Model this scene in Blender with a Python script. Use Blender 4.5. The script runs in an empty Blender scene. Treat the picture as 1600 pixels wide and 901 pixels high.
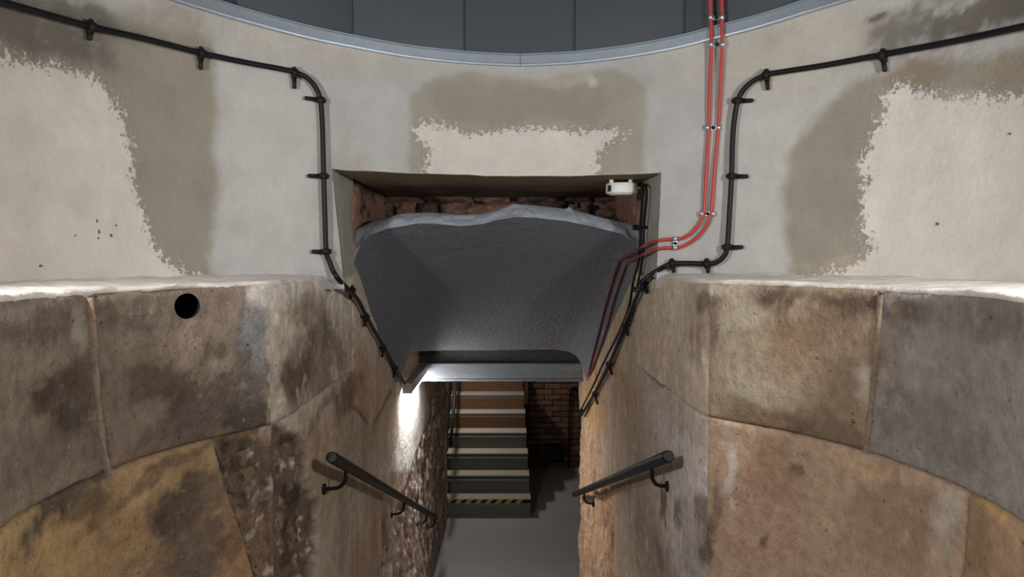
import bpy, math, random
import numpy as np
from mathutils import Vector, Matrix

random.seed(7)
rng = np.random.default_rng(7)
PI = math.pi
scene = bpy.context.scene
col = scene.collection

# ------------------------------------------------------------------ camera, world, lights, exposure
# metres; X right, Y along the stair passage, Z up; the eye is the origin.
F_PX, CX, CY, Y_HOR = 1180.0, 800.0, 450.5, 400.0
PITCH = math.atan((CY - Y_HOR) / F_PX)
cam_d = bpy.data.cameras.new('camera')
cam_d.sensor_width = 36.0
cam_d.lens = F_PX / 1600.0 * 36.0
cam_d.clip_start = 0.02
cam = bpy.data.objects.new('camera', cam_d)
col.objects.link(cam)
cam.rotation_euler = (PI / 2 - PITCH, 0, 0)
scene.camera = cam

world = bpy.data.worlds.new('world')
scene.world = world
world.use_nodes = True
world.node_tree.nodes['Background'].inputs[0].default_value = (0.5, 0.5, 0.5, 1)
world.node_tree.nodes['Background'].inputs[1].default_value = 0.02

def point_light(name, loc, watts, radius, color=(1, .988, .975)):
    d = bpy.data.lights.new(name, 'POINT')
    d.energy = watts; d.shadow_soft_size = radius; d.color = color
    o = bpy.data.objects.new(name, d); col.objects.link(o); o.location = loc
    return o

def area_light(name, loc, rot, sx, sy, watts, color=(1, .98, .95)):
    d = bpy.data.lights.new(name, 'AREA')
    d.shape = 'RECTANGLE'; d.size = sx; d.size_y = sy; d.energy = watts; d.color = color
    o = bpy.data.objects.new(name, d); col.objects.link(o); o.location = loc; o.rotation_euler = rot
    return o

# two wall lamps of the round room, just left and right of the view, above the ledge
point_light('room_lamp_light', (-1.12, 0.85, .31), 70, .05)
point_light('room_lamp_light', (1.15, 0.85, .31), 74, .05)
# the lamp of the lower room, over the foot of the far stairs
area_light('lower_room_light', (-.70, 8.85, -.80), (0, 0, 0), .08, .3, 10, (1, .95, .88))

vs = scene.view_settings
vs.view_transform = 'Standard'
vs.look = 'None'
vs.exposure = 0.0
vs.gamma = 1.0
vs.use_curve_mapping = False

# ------------------------------------------------------------------ helpers: rays and surfaces
FW = np.array([0, math.cos(PITCH), -math.sin(PITCH)])
UP = np.array([0, math.sin(PITCH), math.cos(PITCH)])

def ray(px, py):
    return np.array([1., 0, 0]) * (px - CX) / F_PX + UP * (CY - py) / F_PX + FW

FILLET = .11
class Cyl:
    rounded = ()
    """inside of an upright cylinder: s = arc length from the far point, z = height"""
    def __init__(self, cx, cy, R):
        self.cx, self.cy, self.R = cx, cy, R
    def hit(self, px, py):
        d = ray(px, py)
        a = d[0] ** 2 + d[1] ** 2
        b = -2 * (d[0] * self.cx + d[1] * self.cy)
        c = self.cx ** 2 + self.cy ** 2 - self.R ** 2
        disc = max(b * b - 4 * a * c, 0)
        t = (-b + math.sqrt(disc)) / (2 * a)
        p = d * t
        return (self.R * math.atan2(p[0] - self.cx, p[1] - self.cy), p[2])
    def pos(self, s, z, off=0.0):
        s = np.asarray(s, float); th = s / self.R
        r = self.R - np.asarray(off, float)
        P = np.stack([self.cx + r * np.sin(th), self.cy + r * np.cos(th), np.asarray(z, float) + 0 * s], -1)
        for s_c, sg, b in self.rounded:         # rounded arris where the drum turns into the passage
            k = np.clip(1 - np.abs(s - s_c) / FILLET, 0, 1) ** 2 * (sg * (s - s_c) >= -1e-6)
            P = P + k[..., None] * b
        return P

class Side:
    rounded = ()
    """upright side wall of the passage x = a + b*y; s = y, z = height; inward = towards the middle"""
    def __init__(self, a, b, inward):
        self.a, self.b, self.inw = a, b, inward
    def hit(self, px, py):
        d = ray(px, py)
        t = self.a / (d[0] - self.b * d[1])
        p = d * t
        return (p[1], p[2])
    def pos(self, s, z, off=0.0):
        s = np.asarray(s, float)
        x = self.a + self.b * s + self.inw * np.asarray(off, float)
        P = np.stack([x, s + 0 * x, np.asarray(z, float) + 0 * x], -1)
        for s_c, sg, b in self.rounded:
            k = np.clip(1 - np.abs(s - s_c) / FILLET, 0, 1) ** 2 * (s >= s_c - 1e-6)
            P = P + (k + 0 * x)[..., None] * b
        return P

def at_y(px, py, Y):
    d = ray(px, py); return d * (Y / d[1])
def at_x(px, py, X):
    d = ray(px, py); return d * (X / d[0])
def at_z(px, py, Z):
    d = ray(px, py); return d * (Z / d[2])

UPW = Cyl(.025, 1.70, 1.30)         # plastered upper drum
LOW = Cyl(.008, 1.55, .95)          # stone lower drum
PL = Side(-.69, 0.0, 1)             # passage, left side
PR = Side(.631, -.02, -1)           # passage, right side
Z_LEDGE, Z_COURSE = -.072, -.495
Z_UP_FLOOR, Z_FLOOR = -1.62, -2.80
TH_L = -math.asin(.698 / .95); TH_R = math.asin(.577 / .95)
D_L = 1.55 + .95 * math.cos(TH_L); D_R = 1.55 + .95 * math.cos(TH_R)
_bl = np.array([-math.cos(TH_L), math.sin(TH_L) + 1, 0]) * FILLET / 4
_br = np.array([math.cos(TH_R), -math.sin(TH_R) + 1, 0]) * FILLET / 4
LOW.rounded = ((LOW.R * TH_L, -1, _bl), (LOW.R * TH_R, 1, _br))
PL.rounded = ((D_L, 1, _bl),); PR.rounded = ((D_R, 1, _br),)

# ------------------------------------------------------------------ numpy noise
_perm = rng.permutation(256); _perm = np.concatenate([_perm, _perm, _perm])
_val = rng.random(1024)
def vnoise(p):
    p = np.asarray(p, float)
    i = np.floor(p).astype(int); f = p - i
    f = f * f * f * (f * (f * 6 - 15) + 10)
    i &= 255
    def h(a, b, c):
        return _val[_perm[_perm[_perm[a & 255] + (b & 255)] + (c & 255)]]
    x, y, z = i[..., 0], i[..., 1], i[..., 2]
    fx, fy, fz = f[..., 0], f[..., 1], f[..., 2]
    def L(a, b, t): return a + (b - a) * t
    return L(L(L(h(x, y, z), h(x + 1, y, z), fx), L(h(x, y + 1, z), h(x + 1, y + 1, z), fx), fy),
             L(L(h(x, y, z + 1), h(x + 1, y, z + 1), fx), L(h(x, y + 1, z + 1), h(x + 1, y + 1, z + 1), fx), fy), fz) * 2 - 1
def fbm(p, octaves=4, gain=.5):
    p = np.asarray(p, float); a = 1.0; s = 0; n = 0
    for k in range(octaves):
        s = s + a * vnoise(p * (2.03 ** k) + 17.3 * k); n += a; a *= gain
    return s / n
def sstep(a, b, x):
    t = np.clip((x - a) / (b - a), 0, 1); return t * t * (3 - 2 * t)

def lin(r, g, b):
    def c(v):
        v /= 255.0
        return v / 12.92 if v <= .04045 else ((v + .055) / 1.055) ** 2.4
    return np.array([c(r), c(g), c(b)])

def poly_sd(s, z, poly):
    """signed distance (positive inside) of the points (s, z) to a polygon"""
    poly = np.asarray(poly, float)
    d2 = np.full(s.shape, 1e9); inside = np.zeros(s.shape, bool)
    n = len(poly)
    for k in range(n):
        ax, ay = poly[k]; bx, by = poly[(k + 1) % n]
        ex, ey = bx - ax, by - ay
        t = np.clip(((s - ax) * ex + (z - ay) * ey) / (ex * ex + ey * ey + 1e-12), 0, 1)
        d2 = np.minimum(d2, (s - ax - t * ex) ** 2 + (z - ay - t * ey) ** 2)
        c = ((ay > z) != (by > z)) & (s < (bx - ax) * (z - ay) / (by - ay + 1e-12) + ax)
        inside ^= c
    return np.where(inside, 1, -1) * np.sqrt(d2)

class Paint:
    """colour field over a surface; shapes are given by where they lie on that surface"""
    def __init__(self, surf, S, Z, base):
        self.f, self.S, self.Z = surf, S, Z
        self.P = surf.pos(S, Z)
        self.c = np.ones(S.shape + (3,)) * base
        w = .05
        self.ws = S + w * fbm(self.P * 8, 5, .62); self.wz = Z + w * fbm(self.P * 8 + 40, 5, .62)
        self.n1 = fbm(self.P * 9 + 5, 5, .6); self.n2 = fbm(self.P * 30 + 9, 4, .6)
    def mix(self, m, colr):
        m = np.clip(m, 0, 1)[..., None]; self.c = self.c * (1 - m) + np.asarray(colr) * m
    def blob(self, px, py, rx, ry, colr, k=1.0, rot=0, rag=.5):
        s0, z0 = self.f.hit(px, py)
        s1, _ = self.f.hit(px + rx, py); s2, _ = self.f.hit(px - rx, py)
        _, z1 = self.f.hit(px, py + ry)
        a = max(abs(s1 - s2) / 2, .004); b = max(abs(z1 - z0), .004)
        u, v = self.ws - s0, self.wz - z0
        cr, sr = math.cos(rot), math.sin(rot)
        u, v = (u * cr + v * sr) / a, (-u * sr + v * cr) / b
        m = sstep(.05, .75, np.exp(-(u * u + v * v) * .8) * (1 + rag * 1.5 * self.n1 + rag * 1.9 * self.n2)) * k
        self.mix(m, colr)
    def hits(self, pts): return [self.f.hit(*p) for p in pts]
    def poly(self, pts, colr, k=1.0, soft=.02, rag=.03):
        sd = poly_sd(self.S, self.Z, self.hits(pts)) + rag * (self.n1 + .5 * self.n2)
        self.mix(sstep(-soft, soft, sd) * k, colr)
    def line(self, pts, w, colr, k=1.0):
        sd = self.linedist(pts)
        self.mix(np.exp(-(sd / w) ** 2) * k, colr)
    def linedist(self, pts):
        h = self.hits(pts); d2 = np.full(self.S.shape, 1e9)
        ws = self.S + .006 * self.n2; wz = self.Z + .006 * self.n1
        for (ax, ay), (bx, by) in zip(h[:-1], h[1:]):
            ex, ey = bx - ax, by - ay
            t = np.clip(((ws - ax) * ex + (wz - ay) * ey) / (ex * ex + ey * ey + 1e-12), 0, 1)
            d2 = np.minimum(d2, (ws - ax - t * ex) ** 2 + (wz - ay - t * ey) ** 2)
        return np.sqrt(d2)
    def streaks(self, amt, freq=22):
        n = fbm(self.P * np.array([freq, freq, 1.6]) + 3, 3)
        self.c = self.c * (1 + amt * n)[..., None]

# ------------------------------------------------------------------ helpers: objects
def tag(o, label=None, cat=None, group=None, kind=None):
    if label: o['label'] = label
    if cat: o['category'] = cat
    if group: o['group'] = group
    if kind: o['kind'] = kind
    return o

def link(name, me, mat, parent=None, smooth=True):
    o = bpy.data.objects.new(name, me); col.objects.link(o)
    if mat is not None and not me.materials: me.materials.append(mat)
    if parent is not None: o.parent = parent
    return o

def empty(name, parent=None, loc=(0, 0, 0)):
    o = bpy.data.objects.new(name, None); col.objects.link(o); o.empty_display_size = .05
    o.location = loc
    if parent is not None: o.parent = parent
    return o

def set_attr(me, name, arr):
    arr = np.asarray(arr, np.float32)
    if arr.ndim == 2:
        a = me.attributes.new(name, 'FLOAT_COLOR', 'POINT')
        if arr.shape[1] == 3: arr = np.concatenate([arr, np.ones((len(arr), 1), np.float32)], 1)
        a.data.foreach_set('color', arr.ravel())
    else:
        a = me.attributes.new(name, 'FLOAT', 'POINT'); a.data.foreach_set('value', arr)

def grid(name, P, mat, parent=None, skip=None, attrs=None, flip=False, smooth=True):
    nu, nv = P.shape[:2]
    idx = np.arange(nu * nv).reshape(nu, nv)
    q = np.stack([idx[:-1, :-1], idx[1:, :-1], idx[1:, 1:], idx[:-1, 1:]], -1)
    if flip: q = q[..., ::-1]
    if skip is not None: q = q[~skip]
    q = q.reshape(-1, 4)
    used, inv = np.unique(q, return_inverse=True); q = inv.reshape(-1, 4)
    V = P.reshape(-1, 3)[used]
    me = bpy.data.meshes.new(name)
    me.vertices.add(len(V)); me.vertices.foreach_set('co', V.astype(np.float32).ravel())
    me.loops.add(q.size); me.loops.foreach_set('vertex_index', q.astype(np.int32).ravel())
    me.polygons.add(len(q)); me.polygons.foreach_set('loop_start', np.arange(0, q.size, 4, dtype=np.int32))
    me.polygons.foreach_set('use_smooth', np.full(len(q), smooth))
    me.update(calc_edges=True)
    for k, v in (attrs or {}).items():
        v = np.asarray(v)
        set_attr(me, k, v.reshape(-1, v.shape[-1])[used] if v.ndim == 3 else v.reshape(-1)[used])
    return link(name, me, mat, parent)

class MB:
    """collects boxes, prisms, tubes and lathes for ONE mesh"""
    def __init__(self): self.v, self.f, self.sm = [], [], []
    def add(self, V, Fs, smooth=False):
        n = len(self.v); self.v += [tuple(map(float, p)) for p in V]
        self.f += [tuple(i + n for i in f) for f in Fs]; self.sm += [smooth] * len(Fs); return self
    def box(self, c, size, M=None, bev=0.0):
        hx, hy, hz = [s / 2 for s in size]
        if bev <= 0:
            V = [Vector((sx * hx, sy * hy, sz * hz)) for sz in (-1, 1) for sy in (-1, 1) for sx in (-1, 1)]
            Fs = [(0, 2, 3, 1), (4, 5, 7, 6), (0, 1, 5, 4), (2, 6, 7, 3), (0, 4, 6, 2), (1, 3, 7, 5)]
        else:
            b = min(bev, hx * .9, hy * .9, hz * .9); V = []; Fs = []; ids = {}
            for sx in (-1, 1):
                for sy in (-1, 1):
                    for sz in (-1, 1):
                        for k in range(3):
                            p = [sx * (hx - b), sy * (hy - b), sz * (hz - b)]
                            p[k] = (sx * hx, sy * hy, sz * hz)[k]
                            ids[(sx, sy, sz, k)] = len(V); V.append(Vector(p))
            g = lambda *a: ids[a]
            for s in (-1, 1):
                for k, o in ((0, [(-1, -1), (1, -1), (1, 1), (-1, 1)]), (1, [(-1, -1), (-1, 1), (1, 1), (1, -1)]), (2, [(-1, -1), (1, -1), (1, 1), (-1, 1)])):
                    f = []
                    for a, b2 in o:
                        t = {0: (s, a, b2), 1: (a, s, b2), 2: (a, b2, s)}[k]; f.append(g(*t, k))
                    Fs.append(tuple(f) if s > 0 else tuple(reversed(f)))
            for a in (-1, 1):
                for b2 in (-1, 1):
                    Fs.append((g(a, b2, -1, 0), g(a, b2, 1, 0), g(a, b2, 1, 1), g(a, b2, -1, 1)))
                    Fs.append((g(a, -1, b2, 0), g(a, 1, b2, 0), g(a, 1, b2, 2), g(a, -1, b2, 2)))
                    Fs.append((g(-1, a, b2, 1), g(1, a, b2, 1), g(1, a, b2, 2), g(-1, a, b2, 2)))
            for sx in (-1, 1):
                for sy in (-1, 1):
                    for sz in (-1, 1): Fs.append((g(sx, sy, sz, 0), g(sx, sy, sz, 1), g(sx, sy, sz, 2)))
        c = Vector(c)
        V = [(M @ p if M is not None else p) + c for p in V]
        return self.add(V, Fs)
    def tube(self, pts, r, seg=10, caps=True, flat=1.0, rs=None):
        pts = [Vector(p) for p in pts]; n = len(pts)
        T = [(pts[min(i + 1, n - 1)] - pts[max(i - 1, 0)]).normalized() for i in range(n)]
        a = Vector((0, 0, 1)) if abs(T[0].z) < .9 else Vector((1, 0, 0))
        N = (a - T[0] * a.dot(T[0])).normalized(); V = []; Fs = []
        for i in range(n):
            N = (N - T[i] * N.dot(T[i])).normalized(); B = T[i].cross(N)
            rr = r if rs is None else rs[i]
            for k in range(seg):
                an = 2 * PI * k / seg
                V.append(pts[i] + N * (math.cos(an) * rr) + B * (math.sin(an) * rr * flat))
        for i in range(n - 1):
            for k in range(seg):
                k2 = (k + 1) % seg
                Fs.append((i * seg + k, i * seg + k2, (i + 1) * seg + k2, (i + 1) * seg + k))
        self.add(V, Fs, True)
        if caps:
            m = len(self.v) - len(V)
            self.f += [tuple(m + k for k in reversed(range(seg))), tuple(m + (n - 1) * seg + k for k in range(seg))]
            self.sm += [False, False]
        return self
    def prism(self, poly, d):
        """closed polygon (3-D points) pushed along vector d"""
        n = len(poly); d = Vector(d); poly = [Vector(p) for p in poly]
        V = poly + [p + d for p in poly]
        Fs = [tuple(reversed(range(n))), tuple(range(n, 2 * n))] + [(k, (k + 1) % n, n + (k + 1) % n, n + k) for k in range(n)]
        return self.add(V, Fs)
    def build(self, name, mat, parent=None):
        import bmesh
        me = bpy.data.meshes.new(name); me.from_pydata(self.v, [], self.f)
        me.polygons.foreach_set('use_smooth', self.sm)
        bm = bmesh.new(); bm.from_mesh(me); bmesh.ops.recalc_face_normals(bm, faces=bm.faces); bm.to_mesh(me); bm.free()
        me.update()
        return link(name, me, mat, parent)

def spline(pts, n=8):
    pts = [np.asarray(p, float) for p in pts]; out = []
    P = [2 * pts[0] - pts[1]] + pts + [2 * pts[-1] - pts[-2]]
    for i in range(1, len(P) - 2):
        p0, p1, p2, p3 = P[i - 1], P[i], P[i + 1], P[i + 2]
        for k in range(n):
            t = k / n
            out.append(.5 * (2 * p1 + (p2 - p0) * t + (2 * p0 - 5 * p1 + 4 * p2 - p3) * t * t + (3 * p1 - p0 - 3 * p2 + p3) * t ** 3))
    out.append(pts[-1]); return out

# ------------------------------------------------------------------ materials
def mat(name, color=(.5, .5, .5), rough=.8, metal=0.0, attr=None, nscale=0, namt=0.0, bscale=0, bstr=0.0, bdist=.004,
        bscale2=0, bstr2=0.0, spec=.4, paint=None, emit=None, estr=0.0, pits=0.0, stretch=None, ndetail=6, grime=0.0, fleck=0.0):
    m = bpy.data.materials.new(name); m.use_nodes = True
    nt = m.node_tree; N, Lk = nt.nodes, nt.links
    b = N['Principled BSDF']
    b.inputs['Roughness'].default_value = rough; b.inputs['Metallic'].default_value = metal
    b.inputs['Specular IOR Level'].default_value = spec
    tc = N.new('ShaderNodeTexCoord'); vec = tc.outputs['Object']
    if stretch:
        mp = N.new('ShaderNodeMapping'); mp.inputs['Scale'].default_value = stretch
        Lk.new(vec, mp.inputs['Vector']); vec = mp.outputs['Vector']
    def noise(scale, detail=6, rg=.6):
        n = N.new('ShaderNodeTexNoise'); n.inputs['Scale'].default_value = scale
        n.inputs['Detail'].default_value = detail; n.inputs['Roughness'].default_value = rg
        Lk.new(vec, n.inputs['Vector']); return n.outputs['Fac']
    def mth(op, a, bb, c=None, clamp=False):
        k = N.new('ShaderNodeMath'); k.operation = op; k.use_clamp = clamp
        for i, v in enumerate((a, bb, c)):
            if v is None: continue
            if isinstance(v, (int, float)): k.inputs[i].default_value = v
            else: Lk.new(v, k.inputs[i])
        return k.outputs[0]
    def mixc(f, a, bb, blend='MIX'):
        k = N.new('ShaderNodeMix'); k.data_type = 'RGBA'; k.blend_type = blend
        for s, v in ((k.inputs[0], f), (k.inputs[6], a), (k.inputs[7], bb)):
            if isinstance(v, (int, float)): s.default_value = v
            elif isinstance(v, (tuple, list, np.ndarray)): s.default_value = tuple(v)[:3] + (1,)
            else: Lk.new(v, s)
        return k.outputs[2]
    if attr:
        an = N.new('ShaderNodeAttribute'); an.attribute_name = attr; c = an.outputs['Color']
    else:
        rgb = N.new('ShaderNodeRGB'); rgb.outputs[0].default_value = tuple(color)[:3] + (1,); c = rgb.outputs[0]
    extra_h = None
    if paint:
        pa = N.new('ShaderNodeAttribute'); pa.attribute_name = 'paint'
        sd = pa.outputs['Fac']
        big = mth('MULTIPLY', mth('SUBTRACT', noise(9, 9, .75), .5), .15)
        fine = mth('MULTIPLY', mth('SUBTRACT', noise(58, 5, .8), .5), .34)
        tot = mth('ADD', mth('ADD', sd, big), fine)
        msk = mth('MULTIPLY_ADD', tot, 160.0, .5, clamp=True)
        pc = mixc(mth('MULTIPLY', noise(5, 5), .55), paint[0], paint[1])
        c = mixc(msk, c, pc); extra_h = msk
    if namt:
        v = mth('MULTIPLY_ADD', mth('SUBTRACT', noise(nscale, ndetail, .65), .5), 2 * namt, 1.0)
        cv = N.new('ShaderNodeCombineColor'); [Lk.new(v, cv.inputs[i]) for i in range(3)]
        c = mixc(1.0, c, cv.outputs[0], 'MULTIPLY')
    if grime:
        gm = mth('MULTIPLY_ADD', mth('SUBTRACT', noise(7.5, 14, .80), .52), 7.0, 0.0, clamp=True)
        c = mixc(mth('MULTIPLY', gm, grime), c, (.085, .064, .048))
        gp = mth('MULTIPLY_ADD', mth('SUBTRACT', .47, noise(12, 14, .80)), 7.0, 0.0, clamp=True)
        c = mixc(mth('MULTIPLY', gp, grime * .55), c, (.46, .40, .33))
        gs = mth('MULTIPLY_ADD', mth('SUBTRACT', noise(95, 6, .7), .56), 14.0, 0.0, clamp=True)
        c = mixc(mth('MULTIPLY', gs, grime * .8), c, (.06, .046, .036))
    if fleck:
        fm = mth('MULTIPLY_ADD', mth('SUBTRACT', noise(48, 8, .75), .62), 22.0, 0.0, clamp=True)
        c = mixc(mth('MULTIPLY', fm, fleck), c, (.55, .49, .42))
    if pits:
        pm = mth('MULTIPLY_ADD', mth('SUBTRACT', .33, noise(nscale * 2.3, 3, .5)), 14.0, 0.0, clamp=True)
        c = mixc(mth('MULTIPLY', pm, pits), c, (.03, .024, .018))
    Lk.new(c, b.inputs['Base Color'])
    h = None
    if bstr:
        h = mth('MULTIPLY', noise(bscale, 7, .65), bstr)
    if bstr2:
        h2 = mth('MULTIPLY', noise(bscale2, 3, .5), bstr2); h = h2 if h is None else mth('ADD', h, h2)
    if extra_h is not None:
        e = mth('MULTIPLY', extra_h, .35); h = e if h is None else mth('ADD', h, e)
    if h is not None:
        bp = N.new('ShaderNodeBump'); bp.inputs['Strength'].default_value = 1.0
        bp.inputs['Distance'].default_value = bdist
        Lk.new(h, bp.inputs['Height']); Lk.new(bp.outputs[0], b.inputs['Normal'])
    if emit is not None:
        b.inputs['Emission Color'].default_value = tuple(emit) + (1,); b.inputs['Emission Strength'].default_value = estr
    return m

M = {}
M['plaster'] = mat('grey_plaster', attr='Col', rough=.85, nscale=7, namt=.26, bscale=60, bstr=.7, bdist=.004, ndetail=12,
                   paint=(lin(214, 209, 203), lin(198, 188, 181)))
M['stone'] = mat('limewashed_stone', attr='Col', rough=.9, nscale=30, namt=.75, bscale=38, bstr=1.0, bdist=.016, pits=.8, grime=.5, fleck=.45, ndetail=12)
M['limewash'] = mat('limewashed_render', attr='Col', rough=.9, nscale=26, namt=.65, bscale=38, bstr=1.0, bdist=.012, pits=.7, grime=.2, fleck=.35, ndetail=12)
M['ledge'] = mat('whitewashed_ledge', lin(226, 219, 212), rough=.85, nscale=14, namt=.6, ndetail=12, bscale=50, bstr=1.0, bdist=.005)
M['mortar'] = mat('old_mortar', lin(120, 98, 78), rough=.95, nscale=40, namt=.35, bscale=70, bstr=1, bdist=.006)
M['panel'] = mat('slate_grey_sheet_metal', lin(92, 97, 104), rough=.42, metal=.55, nscale=9, namt=.06, bscale=120, bstr=.08, bdist=.001)
M['trim'] = mat('galvanised_trim', lin(168, 180, 192), rough=.46, metal=.7, nscale=30, namt=.15, bscale=60, bstr=.12, bdist=.002)
M['soffit'] = mat('grey_sprayed_render', lin(120, 125, 135), rough=.5, nscale=30, namt=.22, bscale=42, bstr=1.2, bdist=.020, bscale2=95, bstr2=.35, spec=.45)
M['lip'] = mat('lit_soffit_edge', lin(160, 168, 180), rough=.6, nscale=30, namt=.15, bscale=50, bstr=1, bdist=.006)  # same render as the soffit, made lighter: light on the edge is in the colour
M['rubble'] = mat('brown_rubble_stone', attr='Col', rough=.9, nscale=35, namt=.35, bscale=40, bstr=1.2, bdist=.012)
M['recess'] = mat('stained_render', lin(142, 126, 102), rough=.95, nscale=14, namt=.25, bscale=50, bstr=.8, bdist=.004)
M['cable'] = mat('black_cable_sheath', lin(17, 17, 18), rough=.5, spec=.3)
M['red'] = mat('red_cable_sheath', lin(184, 60, 52), rough=.45, spec=.5)
M['darkred'] = mat('painted_over_red_cable', lin(120, 50, 52), rough=.5, nscale=30, namt=.4)
M['zinc'] = mat('zinc_clip', lin(200, 205, 210), rough=.3, metal=.8)
M['white'] = mat('white_plastic', lin(244, 244, 244), rough=.4)
M['print'] = mat('printed_label', lin(60, 65, 75), rough=.6)
M['rail'] = mat('black_painted_steel', lin(24, 23, 23), rough=.55, nscale=60, namt=.15, spec=.25)
M['lampbody'] = mat('grey_lamp_housing', lin(150, 148, 145), rough=.5)
M['glow'] = mat('lamp_diffuser', (.9, .9, .9), emit=(1, .98, .95), estr=130)
M['beam'] = mat('grey_painted_steel', lin(112, 118, 126), rough=.5, nscale=60, namt=.12, bscale=90, bstr=1, bdist=.004, pits=.5)
M['darkrecess'] = mat('dark_grey_recess', lin(52, 52, 54), rough=.6, nscale=30, namt=.5, bscale=70, bstr=1, bdist=.006)  # mottled dark grey for the recess above the beam
M['floor'] = mat('grey_floor_paint', lin(160, 159, 160), rough=.6, nscale=4, namt=.14, bscale=80, bstr=.15, bdist=.002)
M['tread'] = mat('pale_stone_tread', lin(172, 162, 149), rough=.8, nscale=12, namt=.14, bscale=80, bstr=.3, bdist=.002)
M['nosing'] = mat('slate_nosing', lin(92, 96, 102), rough=.7, nscale=30, namt=.15)
M['riser'] = mat('brown_riser', lin(104, 78, 58), rough=.85, nscale=16, namt=.3)
M['riser_grey'] = mat('grey_painted_riser', lin(112, 112, 106), rough=.8, nscale=16, namt=.15)
M['brickA'] = mat('brown_brick', lin(128, 96, 80), rough=.9, nscale=22, namt=.7, bscale=70, bstr=1, bdist=.006)
M['brickB'] = mat('dark_brick', lin(104, 80, 69), rough=.9, nscale=22, namt=.7, bscale=70, bstr=1, bdist=.006)
M['brickC'] = mat('buff_brick', lin(140, 108, 88), rough=.9, nscale=22, namt=.7, bscale=70, bstr=1, bdist=.006)
M['bmortar'] = mat('brick_mortar', lin(86, 70, 60), rough=.95, nscale=40, namt=.3)
M['post'] = mat('pale_painted_arris', lin(215, 195, 168), rough=.7)
M['black'] = mat('black_plastic', lin(18, 18, 24), rough=.5)
M['yellow'] = mat('yellow_tape', lin(205, 190, 70), rough=.6)
M['tapeblack'] = mat('black_tape', lin(25, 25, 25), rough=.6)
M['shell_stone'] = mat('plain_old_stone', lin(158, 142, 124), rough=.9, nscale=14, namt=.9, bscale=40, bstr=1, bdist=.01, ndetail=12)
M['shell'] = mat('plain_render', lin(165, 160, 152), rough=.9)
M['dark'] = mat('unlit_hollow', lin(30, 27, 25), rough=.95)

# ------------------------------------------------------------------ upper plastered wall with the opening
OP_TL, OP_TR = UPW.hit(519, 264), UPW.hit(1033, 271)
OP_BL, OP_BR = UPW.hit(538, 438), UPW.hit(1025, 436)

TRIM_PX = [(40, -75), (150, -38), (270, 1), (332, 20), (406, 41), (498, 64), (555, 75), (640, 90), (727, 99), (813, 103), (900, 99), (985, 89), (1062, 75),
           (1113, 62), (1191, 42), (1268, 18), (1330, 0), (1450, -40), (1560, -75)]
_th = [UPW.hit(*p) for p in TRIM_PX]
_ts = np.array([h[0] for h in _th]); _tz = np.array([h[1] for h in _th])
def trim_z(s):
    return np.interp(s, _ts, _tz)

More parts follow.
